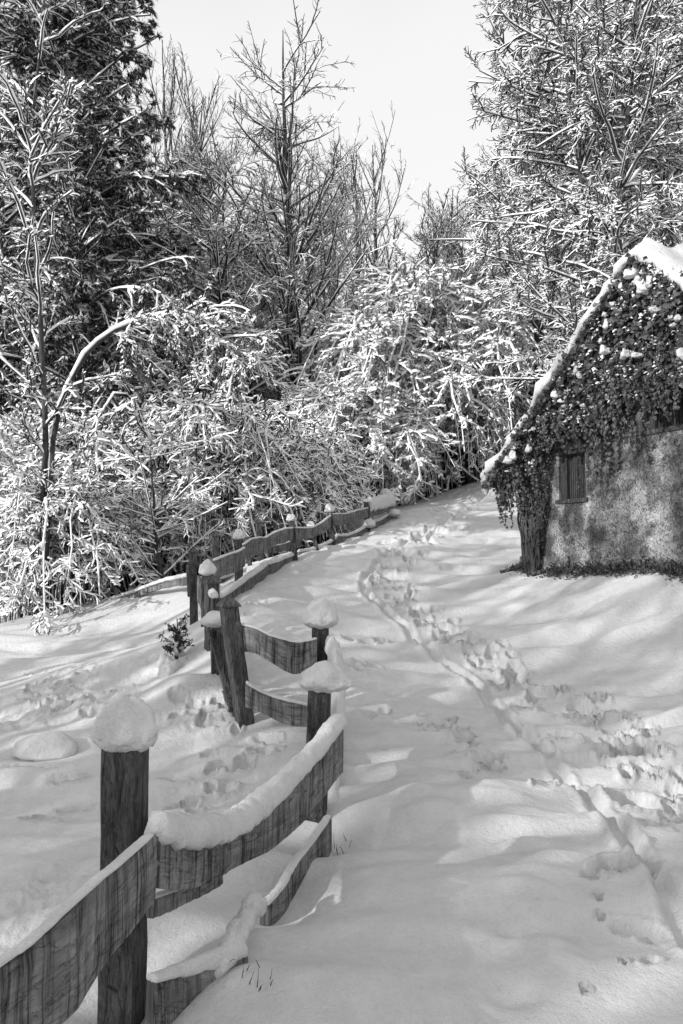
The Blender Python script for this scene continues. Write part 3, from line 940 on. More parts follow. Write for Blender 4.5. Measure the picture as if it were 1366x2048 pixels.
for k in range(90):
    Y = r.choice([r.uniform(15.5, 22), r.uniform(20, 30)])
    px = r.uniform(0, 620) if Y < 22 else r.uniform(0, 1000)
    x = bx(px, Y)
    s = r.uniform(.7, 1.4)
    dup(pb, (x, Y, gz(x, Y) - .15), r.uniform(0, 6.28), s, pb["label"], pb["group"])
# a stand of slender bare trees left of the frame: their long shadows streak the path
bare0 = thing("bare_tree", "slender bare tree in the stand left of the garden, outside the view", "tree", (-8, 1, gz(-8, 1) - .3), group="slender bare trees left of the garden")
tree_parts(bare0, 77, [([(0, 0, 0), (.1, 0, 3), (-.1, .1, 6.2), (.1, 0, 9.5)], [.10, .085, .06, .02])], L(14, .3, .97, 1.8, .6, -.02, .07, 8, .035, .014, up=.15, taper=.5),
           L(50, .15, 1, 1.0, .6, .0, .09, 6, .02, .010), L(100, .15, 1, .5, .7, .02, .12, 4, .012, .008), snow=(.010, .014), split=False)
rr = random.Random(12)
k = 0
y = -8.5
while y < 6.5:
    y += rr.uniform(.2, .62) * (1.6 if y < -3 else 1); k += 1
    x = -rr.uniform(7.2, 13.0)
    yy = y + .70 * (x + 8)
    dup(bare0, (x, yy, gz(x, yy) - .3), k * 1.3, (rr.uniform(.75, 1.25),) * 2 + (rr.uniform(.85, 1.2),), bare0["label"], bare0["group"])
#@@END_TREES
#@@FENCES
# ------------------------------------------------------------------ fences
def box_post(name, parent, top, zbot, w, d=None, rz=0.0, pyramid=False, lean=(0, 0), m=None):
    """square post with worn edges; top = centre of its top in world space, parent unrotated; lean shifts the foot"""
    d = d or w
    off = Vector(parent.location)
    rr = random.Random(hash((round(top[0], 3), round(top[1], 3))) & 0xffff)
    nz = 14
    ch = w * .08
    sec = []
    for sx, sy in ((1, 1), (-1, 1), (-1, -1), (1, -1)):
        if sx * sy > 0:
            sec += [(sx * (w / 2), sy * (d / 2 - ch)), (sx * (w / 2 - ch), sy * (d / 2))]
        else:
            sec += [(sx * (w / 2 - ch), sy * (d / 2)), (sx * (w / 2), sy * (d / 2 - ch))]
    V = []
    c, s = math.cos(rz), math.sin(rz)
    for k in range(nz):
        t = k / (nz - 1)
        z = zbot + (top[2] - zbot) * t
        for (a, b) in sec:
            j = 1 + .03 * rr.uniform(-1, 1)
            x, y = a * j, b * j
            V.append((x * c - y * s + lean[0] * (1 - t), x * s + y * c + lean[1] * (1 - t), z - top[2]))
    F4 = []
    for k in range(nz - 1):
        for i in range(8):
            F4.append((k * 8 + i, k * 8 + (i + 1) % 8, (k + 1) * 8 + (i + 1) % 8, (k + 1) * 8 + i))
    n0 = len(V)
    F3 = []
    if pyramid:
        # overhanging little hip cap
        ov = w * .62
        for (a, b) in ((1, 1), (-1, 1), (-1, -1), (1, -1)):
            V.append((a * ov * c - b * ov * s, a * ov * s + b * ov * c, -.005))
        for (a, b) in ((1, 1), (-1, 1), (-1, -1), (1, -1)):
            V.append((a * ov * c - b * ov * s, a * ov * s + b * ov * c, .012))
        V.append((0, 0, w * .75))
        F4.append((n0 + 3, n0 + 2, n0 + 1, n0))
        for i in range(4):
            F4.append((n0 + i, n0 + (i + 1) % 4, n0 + 4 + (i + 1) % 4, n0 + 4 + i))
            F3.append((n0 + 4 + i, n0 + 4 + (i + 1) % 4, n0 + 8))
    else:
        V.append((0, 0, .004))
        for i in range(8):
            F3.append(((nz - 1) * 8 + i, (nz - 1) * 8 + (i + 1) % 8, n0))
    o = link(name, np_mesh(name, np.array(V), [np.array(F4), np.array(F3)], False), m or M_POST, parent)
    o.location = Vector(top) - off
    return o


def snow_blob(parent, c, rx, ry, rz_, seed=0, flat=.45, lump=.16, name="snow_cap", m=None, sub=4, point=0.0, world=False):
    """lumpy snow cap; c = centre of its underside in the parent's local frame"""
    bm = bmesh.new()
    bmesh.ops.create_icosphere(bm, subdivisions=sub, radius=1)
    V = np.array([v.co[:] for v in bm.verts])
    F = np.array([[v.index for v in f.verts] for f in bm.faces])
    bm.free()
    n1 = fbm(V[:, 0] * 1.1 + seed * 3.1, V[:, 1] * 1.1 + seed, V[:, 2] * 1.1, 2)
    n2 = noise3(V[:, 0] * 5 + seed, V[:, 1] * 5, V[:, 2] * 5) + .5 * noise3(V[:, 0] * 12 + seed, V[:, 1] * 12, V[:, 2] * 12)
    r_ = 1 + lump * n1 + lump * .25 * n2
    low = V[:, 2] < 0
    Z = V[:, 2] * r_
    if point:
        r_ = r_ * (1 - point * np.clip(V[:, 2], 0, 1) * .5)
    X = V[:, 0] * r_ * rx; Yc = V[:, 1] * r_ * ry
    rag = np.where(low, .35 * n2 + .25 * n1, 0)
    Zo = np.where(low, Z * flat + rag * .25, Z) * rz_
    Zo = Zo + flat * .35 * rz_
    me = np_mesh(name, np.stack([X, Yc, Zo], -1), F)
    o = link(name, me, m or M_SNOWCAP, parent)
    o.location = c
    return o


def rail(parent, st, thick=.035, name="rail", seed=0, wav=.012, snow=None, side=1, snowseed=0):
    """st: stations (px, py_top, py_bottom, Y). snow=(width, height)"""
    A = []
    for (px, yt, yb, Y) in st:
        a = P(px, yt, Y); b = P(px, yb, Y)
        A.append((a.x, a.y, a.z, b.z))
    A = dense(A, 14)
    n = len(A)
    s = np.concatenate([[0], np.cumsum(np.linalg.norm(np.diff(A[:, :3], axis=0), axis=1))])
    zt = A[:, 2] + wav * .5 * noise3(s * 3.2, seed, 1.1) + .003 * noise3(s * 30, seed, 2)
    zb = A[:, 3] + wav * noise3(s * 4.5, seed, 7.7) + .004 * noise3(s * 25, seed, 5)
    T = np.gradient(A[:, :2], axis=0); T /= np.linalg.norm(T, axis=1)[:, None]
    N = np.stack([T[:, 1], -T[:, 0]], -1)
    loc = np.array(parent.location)
    rows = 7
    V, UV = [], []
    prof = [(-.5, 0), (-.5, .16), (-.5, .5), (-.5, .84), (-.5, 1), (.5, 1), (.5, .84), (.5, .5), (.5, .16), (.5, 0)]
    for i in range(n):
        for (o_, v_) in prof:
            e = thick * (o_ if 0 < v_ < 1 else o_ * .86) * (1 + .18 * float(noise3(s[i] * 9, v_ * 3, seed + 3.3)))
            z = zb[i] + (zt[i] - zb[i]) * v_
            V.append((A[i, 0] + N[i, 0] * e - loc[0], A[i, 1] + N[i, 1] * e - loc[1], z - loc[2]))
            UV.append((s[i] + seed * 1.7, (z - zb[i]) + (0 if o_ > 0 else 3)))
    m_ = len(prof)
    F = []
    for i in range(n - 1):
        for k in range(m_):
            k2 = (k + 1) % m_
            F.append((i * m_ + k, i * m_ + k2, (i + 1) * m_ + k2, (i + 1) * m_ + k))
    caps = [tuple(range(m_))[::-1], tuple((n - 1) * m_ + k for k in range(m_))]
    me = np_mesh(name, np.array(V), [np.array(F), np.array(caps)], False, uv=np.array(UV))
    o = link(name, me, M_RAIL, parent)
    if snow:
        w, h = snow
        S = 12
        Vs = []
        q = np.linspace(0, 1, n * 2)
        Ax = np.interp(q, np.linspace(0, 1, n), A[:, 0]); Ay = np.interp(q, np.linspace(0, 1, n), A[:, 1])
        Az = np.interp(q, np.linspace(0, 1, n), zt); sx = np.interp(q, np.linspace(0, 1, n), s)
        Nx = np.interp(q, np.linspace(0, 1, n), N[:, 0]); Ny = np.interp(q, np.linspace(0, 1, n), N[:, 1])
        hv = np.array(h) if hasattr(h, '__len__') else np.array([h, h])
        H = np.interp(q, np.linspace(0, 1, len(hv)), hv)
        end = np.clip(np.minimum(q, 1 - q) * 30, .15, 1) ** .5
        for i in range(len(q)):
            for k in range(S):
                a = 2 * math.pi * k / S
                ca, sa = math.cos(a), math.sin(a)
                nn = float(noise3(sx[i] * 7, ca * 1.3 + snowseed, sa * 1.3)) * .22 + float(noise3(sx[i] * 24, ca * 3 + snowseed, sa * 3)) * .10
                rr_ = (1 + nn) * end[i]
                dx = ca * (w / 2) * rr_
                if sa >= 0:
                    dz = sa * H[i] * rr_
                else:
                    rag = abs(float(noise3(sx[i] * 11, snowseed, 4.4 + (ca > 0))))
                    dz = sa * H[i] * (.22 + .55 * rag) * (1 if abs(ca) > .4 else .3)
                Vs.append((Ax[i] + Nx[i] * dx - loc[0], Ay[i] + Ny[i] * dx - loc[1], Az[i] + dz - loc[2] + .004))
        nq = len(q)
        F = []
        for i in range(nq - 1):
            for k in range(S):
                k2 = (k + 1) % S
                F.append((i * S + k, i * S + k2, (i + 1) * S + k2, (i + 1) * S + k))
        caps = [tuple(range(S))[::-1], tuple((nq - 1) * S + k for k in range(S))]
        link("snow_strip", np_mesh("snow_strip", np.array(Vs), [np.array(F), np.array(caps)]), M_SNOWCAP, o)
    return o


def post_at(parent, px, py_top, Y, w, rz=0.0, pyramid=False, cap=None, foot=None, sink=.25, name="post"):
    top = P(px, py_top, Y)
    lean = (0, 0)
    zb = gz(top.x, top.y) - sink
    if foot:
        f = P(foot[0], foot[1], Y)
        lean = (f.x - top.x, 0)
        zb = f.z - .15
        k = (top.z - zb) / (top.z - f.z)
        lean = (lean[0] * k, 0)
    o = box_post(name, parent, top, zb, w, rz=rz, pyramid=pyramid, lean=lean)
    if cap:
        snow_blob(o, (cap[3] if len(cap) > 3 else 0, 0, 0), cap[0], cap[0] * .95, cap[1], seed=cap[2], point=.05, lump=.22, sub=5 if w > .12 else 4)
    return o


f1p = P(252, 1480, 3.0)
nf = thing("rail_fence", "nearest run of rough board fence with snow-capped square posts beside the path", "fence", (f1p.x, f1p.y, 0))
# posts
P1o = post_at(nf, 252, 1484, 2.98, .14, rz=-.08, cap=(.115, .15, 1), sink=.45)
P2o = post_at(nf, 640, 1372, 4.75, .125, rz=-.12, cap=(.15, .125, 2, .03), foot=(630, 1650))
P3o = post_at(nf, 641, 1246, 6.5, .125, rz=-.1, cap=(.15, .165, 3, .0), foot=(641, 1400))
# bolts on the nearest post
def bolt(parent, p, n, r_=.011):
    ring_ = ring(10)
    n = Vector(n).normalized()
    a = n.cross(Vector((0, 0, 1))).normalized(); b = n.cross(a)
    V = []
    for h, rr_ in ((-.004, r_), (.004, r_), (.009, r_ * .55)):
        for c, s in ring_:
            V.append(tuple(Vector(p) + a * c * rr_ + b * s * rr_ + n * h))
    F = [(k * 10 + i, k * 10 + (i + 1) % 10, (k + 1) * 10 + (i + 1) % 10, (k + 1) * 10 + i) for k in range(2) for i in range(10)]
    V = rel_np(parent, V)
    link("bolt", np_mesh("bolt", V, [np.array(F), np.array([tuple(20 + i for i in range(10))])]), M_IRON, parent)


def rel_np(o, V):
    l = np.array(o.location)
    q = o.parent
    while q:
        l = l + np.array(q.location); q = q.parent
    return np.array([tuple(v) for v in V]) - l


# near left rail, running past the frame edge toward the viewer
r_a = rail(nf, [(-190, 2130, 2420, 1.55), (-40, 1960, 2200, 1.85), (60, 1885, 2090, 2.06), (150, 1800, 2006, 2.28), (230, 1732, 1890, 2.52), (303, 1668, 1806, 2.76)],
           .04, seed=1, wav=.016, snow=(.040, .006), snowseed=3)
# long snow-topped rail
r_b = rail(nf, [(307, 1672, 1776, 2.80), (380, 1680, 1776, 3.05), (450, 1668, 1742, 3.35), (530, 1610, 1700, 3.75), (600, 1540, 1645, 4.15), (650, 1480, 1580, 4.45), (680, 1440, 1545, 4.68)],
           .045, seed=2, wav=.014, snow=(.115, [.085, .09, .08, .075, .07, .05]), snowseed=7)
for dx, dy in ((300, 1737), (312, 1727)):
    bolt(r_a if dx < 305 else r_b, P(dx, dy, 2.74 if dx < 305 else 2.775), (.55, -1, 0))
# split strip below it
rail(nf, [(300, 1800, 1836, 2.86), (350, 1782, 1815, 3.05), (400, 1765, 1790, 3.25), (440, 1748, 1766, 3.4)], .03, name="split_board", seed=3, wav=.006, snow=(.03, .012), snowseed=5)
# lower rail: near end, then emerging from the drift
rail(nf, [(300, 1963, 2075, 2.80), (360, 1948, 2060, 2.92), (430, 1925, 2040, 3.02), (490, 1905, 2000, 3.12)], .04, seed=4, wav=.01, snow=(.06, [.02, .03, .05, .05]), snowseed=9)
rail(nf, [(528, 1812, 1850, 3.5), (560, 1775, 1838, 3.65), (590, 1725, 1800, 3.9), (625, 1680, 1752, 4.2), (657, 1632, 1712, 4.5)], .04, seed=5, wav=.012, snow=(.045, .012), snowseed=11)
# fence running away from P2 to P3, seen almost end-on and plastered with snow
rail(nf, [(668, 1475, 1560, 4.82), (676, 1400, 1480, 5.3), (672, 1330, 1400, 5.9), (660, 1290, 1350, 6.45)], .04, seed=6, snow=(.10, [.10, .16, .14, .08]), snowseed=13)
rail(nf, [(665, 1640, 1700, 4.8), (668, 1560, 1620, 5.3), (664, 1470, 1525, 5.9), (655, 1405, 1450, 6.45)], .04, seed=7, snow=(.08, .05), snowseed=15)
# bay between the gate post and P3
rail(nf, [(468, 1248, 1298, 6.42), (510, 1256, 1306, 6.4), (545, 1274, 1330, 6.38), (590, 1284, 1345, 6.36), (634, 1280, 1330, 6.36)], .04, seed=8, wav=.03, snow=(.045, .014), snowseed=17)
rail(nf, [(492, 1366, 1412, 6.32), (530, 1388, 1428, 6.3), (575, 1402, 1446, 6.28), (622, 1412, 1452, 6.28)], .04, seed=9, wav=.012, snow=(.05, .02), snowseed=19)
# ridge of snow on the buried middle of the lower rail
def ridge(parent, st, w, h, seed, name="snow_ridge"):
    A = dense([tuple(P(*q)) for q in st], 12)
    n = len(A); S = 14
    T = np.gradient(A[:, :2], axis=0); T /= np.linalg.norm(T, axis=1)[:, None]
    s = np.concatenate([[0], np.cumsum(np.linalg.norm(np.diff(A, axis=0), axis=1))])
    V = []
    l = np.array(parent.location) if parent else np.zeros(3)
    for i in range(n):
        e = min(1, min(i, n - 1 - i) / 5 + .25)
        for k in range(S):
            a = 2 * math.pi * k / S
            r_ = (1 + .55 * float(noise3(s[i] * 9, math.cos(a) * 1.5 + seed, math.sin(a) * 1.5)) + .25 * float(noise3(s[i] * 28, math.cos(a) * 3, math.sin(a) * 3 + seed))) * e
            V.append((A[i, 0] + T[i, 1] * math.cos(a) * w * r_ - l[0], A[i, 1] - T[i, 0] * math.cos(a) * w * r_ - l[1], A[i, 2] + math.sin(a) * h * r_ - l[2]))
    F = [(i * S + k, i * S + (k + 1) % S, (i + 1) * S + (k + 1) % S, (i + 1) * S + k) for i in range(n - 1) for k in range(S)]
    caps = [tuple(range(S))[::-1], tuple((n - 1) * S + k for k in range(S))]
    return link(name, np_mesh(name, np.array(V), [np.array(F), np.array(caps)]), M_SNOWCAP, parent)
ridge(nf, [(425, 1950, 3.0), (455, 1905, 3.08), (485, 1850, 3.2), (505, 1812, 3.35), (528, 1815, 3.45)], .035, .045, 3)

# gate posts, gate
g1 = P(457, 1210, 6.4); g2 = P(421, 1165, 8.35)
gate = thing("picket_gate", "open picket gate with diagonal brace between two pointed posts", "gate", (g1.x, g1.y, 0))
post_at(gate, 457, 1212, 6.4, .125, rz=.5, pyramid=True, foot=(488, 1432), name="gate_post")
post_at(gate, 424, 1166, 8.35, .13, rz=.5, pyramid=True, foot=(424, 1290), name="gate_post")
ga = P(472, 1265, 6.5); gb = P(428, 1245, 7.5)
def bar(parent, a, b, w, t, name, m=None):
    a, b = Vector(a), Vector(b)
    d = (b - a).normalized()
    n = Vector((-(gb - ga).y, (gb - ga).x, 0)).normalized()
    u = d.cross(n).normalized()
    V = []
    for k in range(6):
        p = a.lerp(b, k / 5)
        for (x, y) in ((-w, -t), (w, -t), (w, t), (-w, t)):
            V.append(tuple(p + u * x / 2 + n * y / 2 - Vector(parent.location)))
    F = [(k * 4 + i, k * 4 + (i + 1) % 4, (k + 1) * 4 + (i + 1) % 4, (k + 1) * 4 + i) for k in range(5) for i in range(4)] + [(3, 2, 1, 0), (20, 21, 22, 23)]
    return link(name, np_mesh(name, np.array(V), np.array(F), False), m or M_POST, parent)
zt, zbm = .98, .36
A0, B0 = Vector((ga.x, ga.y, 0)), Vector((gb.x, gb.y, 0))
bar(gate, B0 + Vector((0, 0, .30)), B0 + Vector((0, 0, zt + .02)), .06, .04, "stile")
bar(gate, A0 + Vector((0, 0, .30)), A0 + Vector((0, 0, zt - .02)), .06, .04, "stile")
hr = bar(gate, A0 + Vector((0, 0, zt - .06)), B0 + Vector((0, 0, zt - .02)), .06, .045, "crossbar")
bar(gate, A0 + Vector((0, 0, zbm + .02)), B0 + Vector((0, 0, zbm + .06)), .06, .045, "crossbar")
bar(gate, A0 + Vector((-.03, -.03, zbm)), B0 + Vector((-.03, -.03, zt - .1)), .05, .03, "brace")
for k in range(9):
    q = A0.lerp(B0, (k + .7) / 9.6)
    bar(gate, q + Vector((.02, .02, .25)), q + Vector((.02, .02, zt + .02)), .055, .02, "picket")
snow_blob(gate, B0.lerp(A0, .25) + Vector((0, 0, zt)) - gate.location, .16, .26, .10, seed=8, name="snow_cap")
# fixed picket panel on to the far gate post
C0 = Vector((P(424, 1200, 8.3).x, 8.3, 0))
for k in range(6):
    q = B0.lerp(C0, (k + .6) / 6.2)
    o = bar(gate, q + Vector((0, 0, .45)), q + Vector((0, 0, 1.2)), .06, .022, "picket")
    snow_blob(gate, q + Vector((0, 0, 1.2)) - gate.location, .045, .045, .05, seed=k + 20, sub=2)
bar(gate, B0 + Vector((.02, 0, 1.0)), C0 + Vector((.02, 0, 1.12)), .06, .04, "crossbar")

# far run of the path fence
q5 = P(478, 1160, 11)
ff = thing("rail_fence", "far run of wavy board fence climbing along the path edge to the bushes", "fence", (q5.x, q5.y, 0))
post_at(ff, 415, 1146, 9.1, .12, cap=(.10, .13, 31))
post_at(ff, 478, 1076, 11, .105, cap=(.085, .10, 32))
post_at(ff, 583, 1040, 12.6, .09, cap=(.085, .085, 33), foot=(590, 1120))
post_at(ff, 622, 1052, 13.4, .07, cap=(.07, .07, 34), foot=(634, 1100))
post_at(ff, 659, 1022, 14.2, .09, cap=(.09, .11, 35), foot=(666, 1085))
post_at(ff, 732, 1004, 15.8, .10, cap=(.07, .05, 36), foot=(736, 1070))
post_at(ff, 771, 990, 17, .10, cap=(.12, .12, 37), foot=(782, 1045))
rail(ff, [(428, 1122, 1160, 9.4), (450, 1112, 1150, 9.9), (475, 1104, 1142, 10.5), (488, 1096, 1132, 10.8)], .04, seed=12, wav=.02, snow=(.05, .02), snowseed=21)
rail(ff, [(486, 1090, 1120, 10.8), (505, 1078, 1112, 11.2), (530, 1076, 1105, 11.7), (531, 1076, 1104, 11.75)], .04, seed=13, wav=.02, snow=(.05, .02), snowseed=23)
rail(ff, [(530, 1076, 1100, 11.7), (548, 1066, 1092, 12), (575, 1057, 1082, 12.4), (592, 1057, 1080, 12.7)], .04, seed=14, wav=.03, snow=(.05, .02), snowseed=25)
rail(ff, [(590, 1056, 1080, 12.65), (620, 1056, 1076, 13.2), (645, 1044, 1066, 13.8), (662, 1030, 1052, 14.2)], .04, seed=15, wav=.03, snow=(.05, .02), snowseed=27)
rail(ff, [(660, 1028, 1050, 14.15), (690, 1028, 1048, 14.9), (715, 1021, 1040, 15.4), (737, 1017, 1036, 15.8)], .04, seed=16, wav=.02, snow=(.05, .02), snowseed=29)
rail(ff, [(738, 1016, 1034, 15.85), (760, 1012, 1028, 16.4), (785, 1004, 1020, 17)], .04, seed=17, wav=.02, snow=(.20, .22), snowseed=31)
rail(ff, [(437, 1196, 1216, 9.7), (465, 1178, 1206, 10.0), (490, 1158, 1192, 10.6), (515, 1142, 1168, 11.1), (530, 1130, 1155, 11.5)], .04, seed=18, wav=.02, snow=(.10, .05), snowseed=33)
rail(ff, [(528, 1128, 1152, 11.5), (545, 1126, 1148, 11.9), (570, 1116, 1136, 12.3), (590, 1108, 1128, 12.7)], .04, seed=19, wav=.02, snow=(.09, .045), snowseed=35)
rail(ff, [(596, 1104, 1122, 12.8), (630, 1098, 1112, 13.4), (660, 1084, 1100, 14.1), (672, 1074, 1092, 14.4)], .04, seed=20, wav=.02, snow=(.07, .04), snowseed=37)
rail(ff, [(672, 1072, 1092, 14.4), (700, 1070, 1086, 15), (735, 1052, 1074, 15.8)], .04, seed=21, wav=.02, snow=(.07, .04), snowseed=39)
rail(ff, [(735, 1048, 1072, 15.85), (755, 1042, 1062, 16.4), (785, 1024, 1044, 17)], .04, seed=22, wav=.02, snow=(.07, .05), snowseed=41)
snow_blob(ff, P(738, 1052, 15.7) - ff.location, .14, .14, .12, seed=44, name="snow_cap")
snow_blob(ff, P(788, 1030, 16.9) - ff.location, .14, .16, .12, seed=45, name="snow_cap")

# garden-side fence beyond the gate: pointed posts, low rails
q6 = P(386, 1250, 10.3)
gf = thing("garden_fence", "garden-side fence with pointed bare posts behind the gate and a low snowy rail going left", "fence", (q6.x, q6.y, 0))
post_at(gf, 386, 1104, 10.3, .105, rz=.2, pyramid=True, foot=(388, 1250))
post_at(gf, 431, 1072, 11.6, .105, rz=.2, pyramid=True, foot=(432, 1150))
post_at(gf, 517, 1045, 13.0, .10, rz=.2, pyramid=True, foot=(524, 1140))
post_at(gf, 489, 1075, 12.6, .07, foot=(502, 1140))
rail(gf, [(530, 1092, 1108, 12.9), (560, 1090, 1104, 13.3), (600, 1076, 1092, 14.0)], .035, seed=30, snow=(.04, .015), snowseed=51)
rail(gf, [(440, 1158, 1166, 11.8), (500, 1138, 1148, 12.6), (560, 1118, 1128, 13.3), (640, 1094, 1104, 14.6)], .035, seed=31, snow=(.06, .04), snowseed=53)
rail(gf, [(396, 1150, 1200, 10.3), (402, 1160, 1210, 9.9), (408, 1180, 1230, 9.4)], .035, seed=32)
rail(gf, [(222, 1200, 1212, 12.9), (270, 1184, 1196, 12.5), (330, 1163, 1176, 12.0), (382, 1152, 1170, 11.4)], .05, seed=33, snow=(.12, .05), snowseed=55)
post_at(gf, 262, 1172, 12.6, .07, foot=(270, 1205))
post_at(gf, 376, 1130, 11.2, .05, foot=(378, 1172))

# snow lump and little evergreen by the gate
lx, ly = hit(95, 1500)
lump = snow_blob(None, (lx, ly, gz(lx, ly) - .05), .24, .17, .15, seed=61, name="snow_mound", lump=.12)
tag(lump, "rounded boulder-like mound of snow on the trodden garden at the left edge", "snow mound")


def little_shrub():
    x, y = hit(352, 1330)
    z = gz(x, y)
    root = thing("young_evergreen", "little bare-topped evergreen poking from its snow heap beside the gate", "shrub", (x, y, z))
    rng = np.random.RandomState(3)
    sp = np.zeros((1, 8, 3)); sp[0, :, 2] = np.linspace(-.05, .48, 8); sp[0, :, 0] = .02 * np.sin(np.linspace(0, 3, 8))
    R = np.linspace(.012, .004, 8)[None]
    V, F = sweep(sp, R, R, ring(6)); link("stem", np_mesh("stem", V, F), M_BARK, root)
    P1, R1, _ = spawn(rng, sp, R, **L(30, .1, .98, .26, 1.1, -.05, .06, 6, .006, .003, taper=.75))
    P2, R2, _ = spawn(rng, P1, R1, **L(140, .1, 1, .08, .8, 0, .1, 4, .004, .002, taper=.3))
    V, F = merge([sweep(P1, R1, R1, BARK3), sweep(P2, R2, R2, BARK3)])
    link("branches", np_mesh("branches", V, F), M_TWIG, root, "stuff")
    n = 1500
    i = rng.randint(len(P2), size=n); t = rng.rand(n) * 2.99; k = t.astype(int); a = (t - k)[:, None]
    b = P2[i, k] * (1 - a) + P2[i, k + 1] * a
    d = rng.randn(n, 3); d /= np.linalg.norm(d, axis=1)[:, None]
    s_ = np.cross(d, rng.randn(n, 3)); s_ /= np.linalg.norm(s_, axis=1)[:, None]
    V = np.stack([b, b + d * .012 + s_ * .006, b + d * .024, b + d * .012 - s_ * .006], 1).reshape(-1, 3)
    link("leaves", np_mesh("leaves", V, np.arange(4 * n).reshape(n, 4), False), M_NEEDLE, root, "stuff")
    for c, r_, s in (((-.08, -.1, -.02), (.09, .08, .12), 71), ((.02, .0, .12), (.06, .05, .10), 72), ((-.02, -.25, -.1), (.10, .09, .17), 73), ((.25, .0, -.1), (.12, .1, .14), 74)):
        snow_blob(root, c, *r_, seed=s, lump=.3, name="snow_cap")
little_shrub()


def grass_tuft(px, py, n, h, label):
    x, y = hit(px, py)
    root_z = gz(x, y)
    rng = np.random.RandomState(px)
    Pn = np.zeros((n, 5, 3)); d = rng.randn(n, 3) * .35; d[:, 2] = 1
    b = rng.randn(n, 3) * .05; b[:, 2] = 0
    for k in range(5):
        t = k / 4
        Pn[:, k] = b + d * h * t * (.5 + .5 * rng.rand(n))[:, None]; Pn[:, k, 2] -= .4 * h * t * t * rng.rand(n)
    R = np.broadcast_to(np.linspace(.0022, .0008, 5)[None], (n, 5)).copy()
    V, F = sweep(Pn, R, R, BARK3)
    o = link("grass_tuft", np_mesh("grass_tuft", V, F), M_TWIG)
    o.location = (x, y, root_z)
    tag(o, label, "grass"); o["kind"] = "stuff"
grass_tuft(668, 1700, 14, .09, "dry grass blades poking from the snow at the right end of the lower rail")
grass_tuft(495, 1960, 9, .06, "dry grass blades beside the end of the nearest lower board")
#@@END_FENCES
#@@HOUSE
# ------------------------------------------------------------------ house
HC = np.array([2.727, 12.0]); WD = np.array([.455, -.89]); WD /= np.linalg.norm(WD)
ND = np.array([-WD[1], WD[0]]) * -1.0          # outward, toward the viewer's left
ND = np.array([WD[1], -WD[0]])
if ND @ HC > 0: ND = -ND
HZ = 1.15
EAVE, APT, APZ, WID, DEP = 2.88, 2.60, 5.14, 5.2, 6.0
def HW(t, z, o=0.0):
    p = HC + WD * t + ND * o
    return (p[0], p[1], z)
def gable(t):
    return EAVE + (APZ - EAVE) * (1 - abs(t - APT) / APT)
house = thing("house", "old stucco house gable with ivy hanging over a small shuttered window", "house", (HC[0], HC[1], HZ))
hl = np.array(house.location)
def quads(name, Q, m, parent, sm=False, base=None):
    V = np.array([p for q in Q for p in q]) - (hl if base is None else base)
    return link(name, np_mesh(name, V, np.arange(len(V)).reshape(-1, 4), sm), m, parent)
# rotation-free house: the wall with two openings
wins = [(.80, 1.32, 2.36, 3.06), (2.36, 2.95, 3.13, 3.75)]
def front_wall():
    ts = sorted({-.0, WID, APT} | {w[0] for w in wins} | {w[1] for w in wins} | set(np.round(np.linspace(.2, 4.5, 12), 3)))
    Q = []
    for a, b in zip(ts[:-1], ts[1:]):
        w = next((w for w in wins if a >= w[0] - 1e-6 and b <= w[1] + 1e-6), None)
        if w:
            Q.append([HW(a, HZ), HW(b, HZ), HW(b, w[2]), HW(a, w[2])])
            Q.append([HW(a, w[3]), HW(b, w[3]), HW(b, gable(b)), HW(a, gable(a))])
        else:
            Q.append([HW(a, HZ), HW(b, HZ), HW(b, gable(b)), HW(a, gable(a))])
    for a, b, z0, z1 in wins:
        d = -.16
        Q += [[HW(a, z0), HW(a, z0, d), HW(a, z1, d), HW(a, z1)], [HW(b, z0), HW(b, z1), HW(b, z1, d), HW(b, z0, d)],
              [HW(a, z0), HW(b, z0), HW(b, z0, d), HW(a, z0, d)], [HW(a, z1), HW(a, z1, d), HW(b, z1, d), HW(b, z1)],
              [HW(a, z0, d), HW(b, z0, d), HW(b, z1, d), HW(a, z1, d)]]
    Q += [[HW(0, HZ), HW(0, EAVE), HW(0, EAVE, -DEP), HW(0, HZ, -DEP)], [HW(WID, HZ), HW(WID, HZ, -DEP), HW(WID, EAVE, -DEP), HW(WID, EAVE)],
          [HW(0, HZ, -DEP), HW(0, EAVE, -DEP), HW(APT, APZ, -DEP), HW(APT, HZ, -DEP)], [HW(APT, HZ, -DEP), HW(APT, APZ, -DEP), HW(WID, EAVE, -DEP), HW(WID, HZ, -DEP)]]
    quads("wall", Q, M_STUCCO, house)
front_wall()
def hbox(name, t0, t1, z0, z1, o0, o1, m, parent, tilt=0):
    c = [(t, z, o) for o in (o0, o1) for (t, z) in ((t0, z0), (t1, z0 + tilt), (t1, z1 + tilt), (t0, z1))]
    v = [HW(*q) for q in c]
    idx = [(0, 1, 2, 3), (7, 6, 5, 4), (0, 4, 5, 1), (1, 5, 6, 2), (2, 6, 7, 3), (3, 7, 4, 0)]
    return quads(name, [[v[i] for i in f] for f in idx], m, parent)
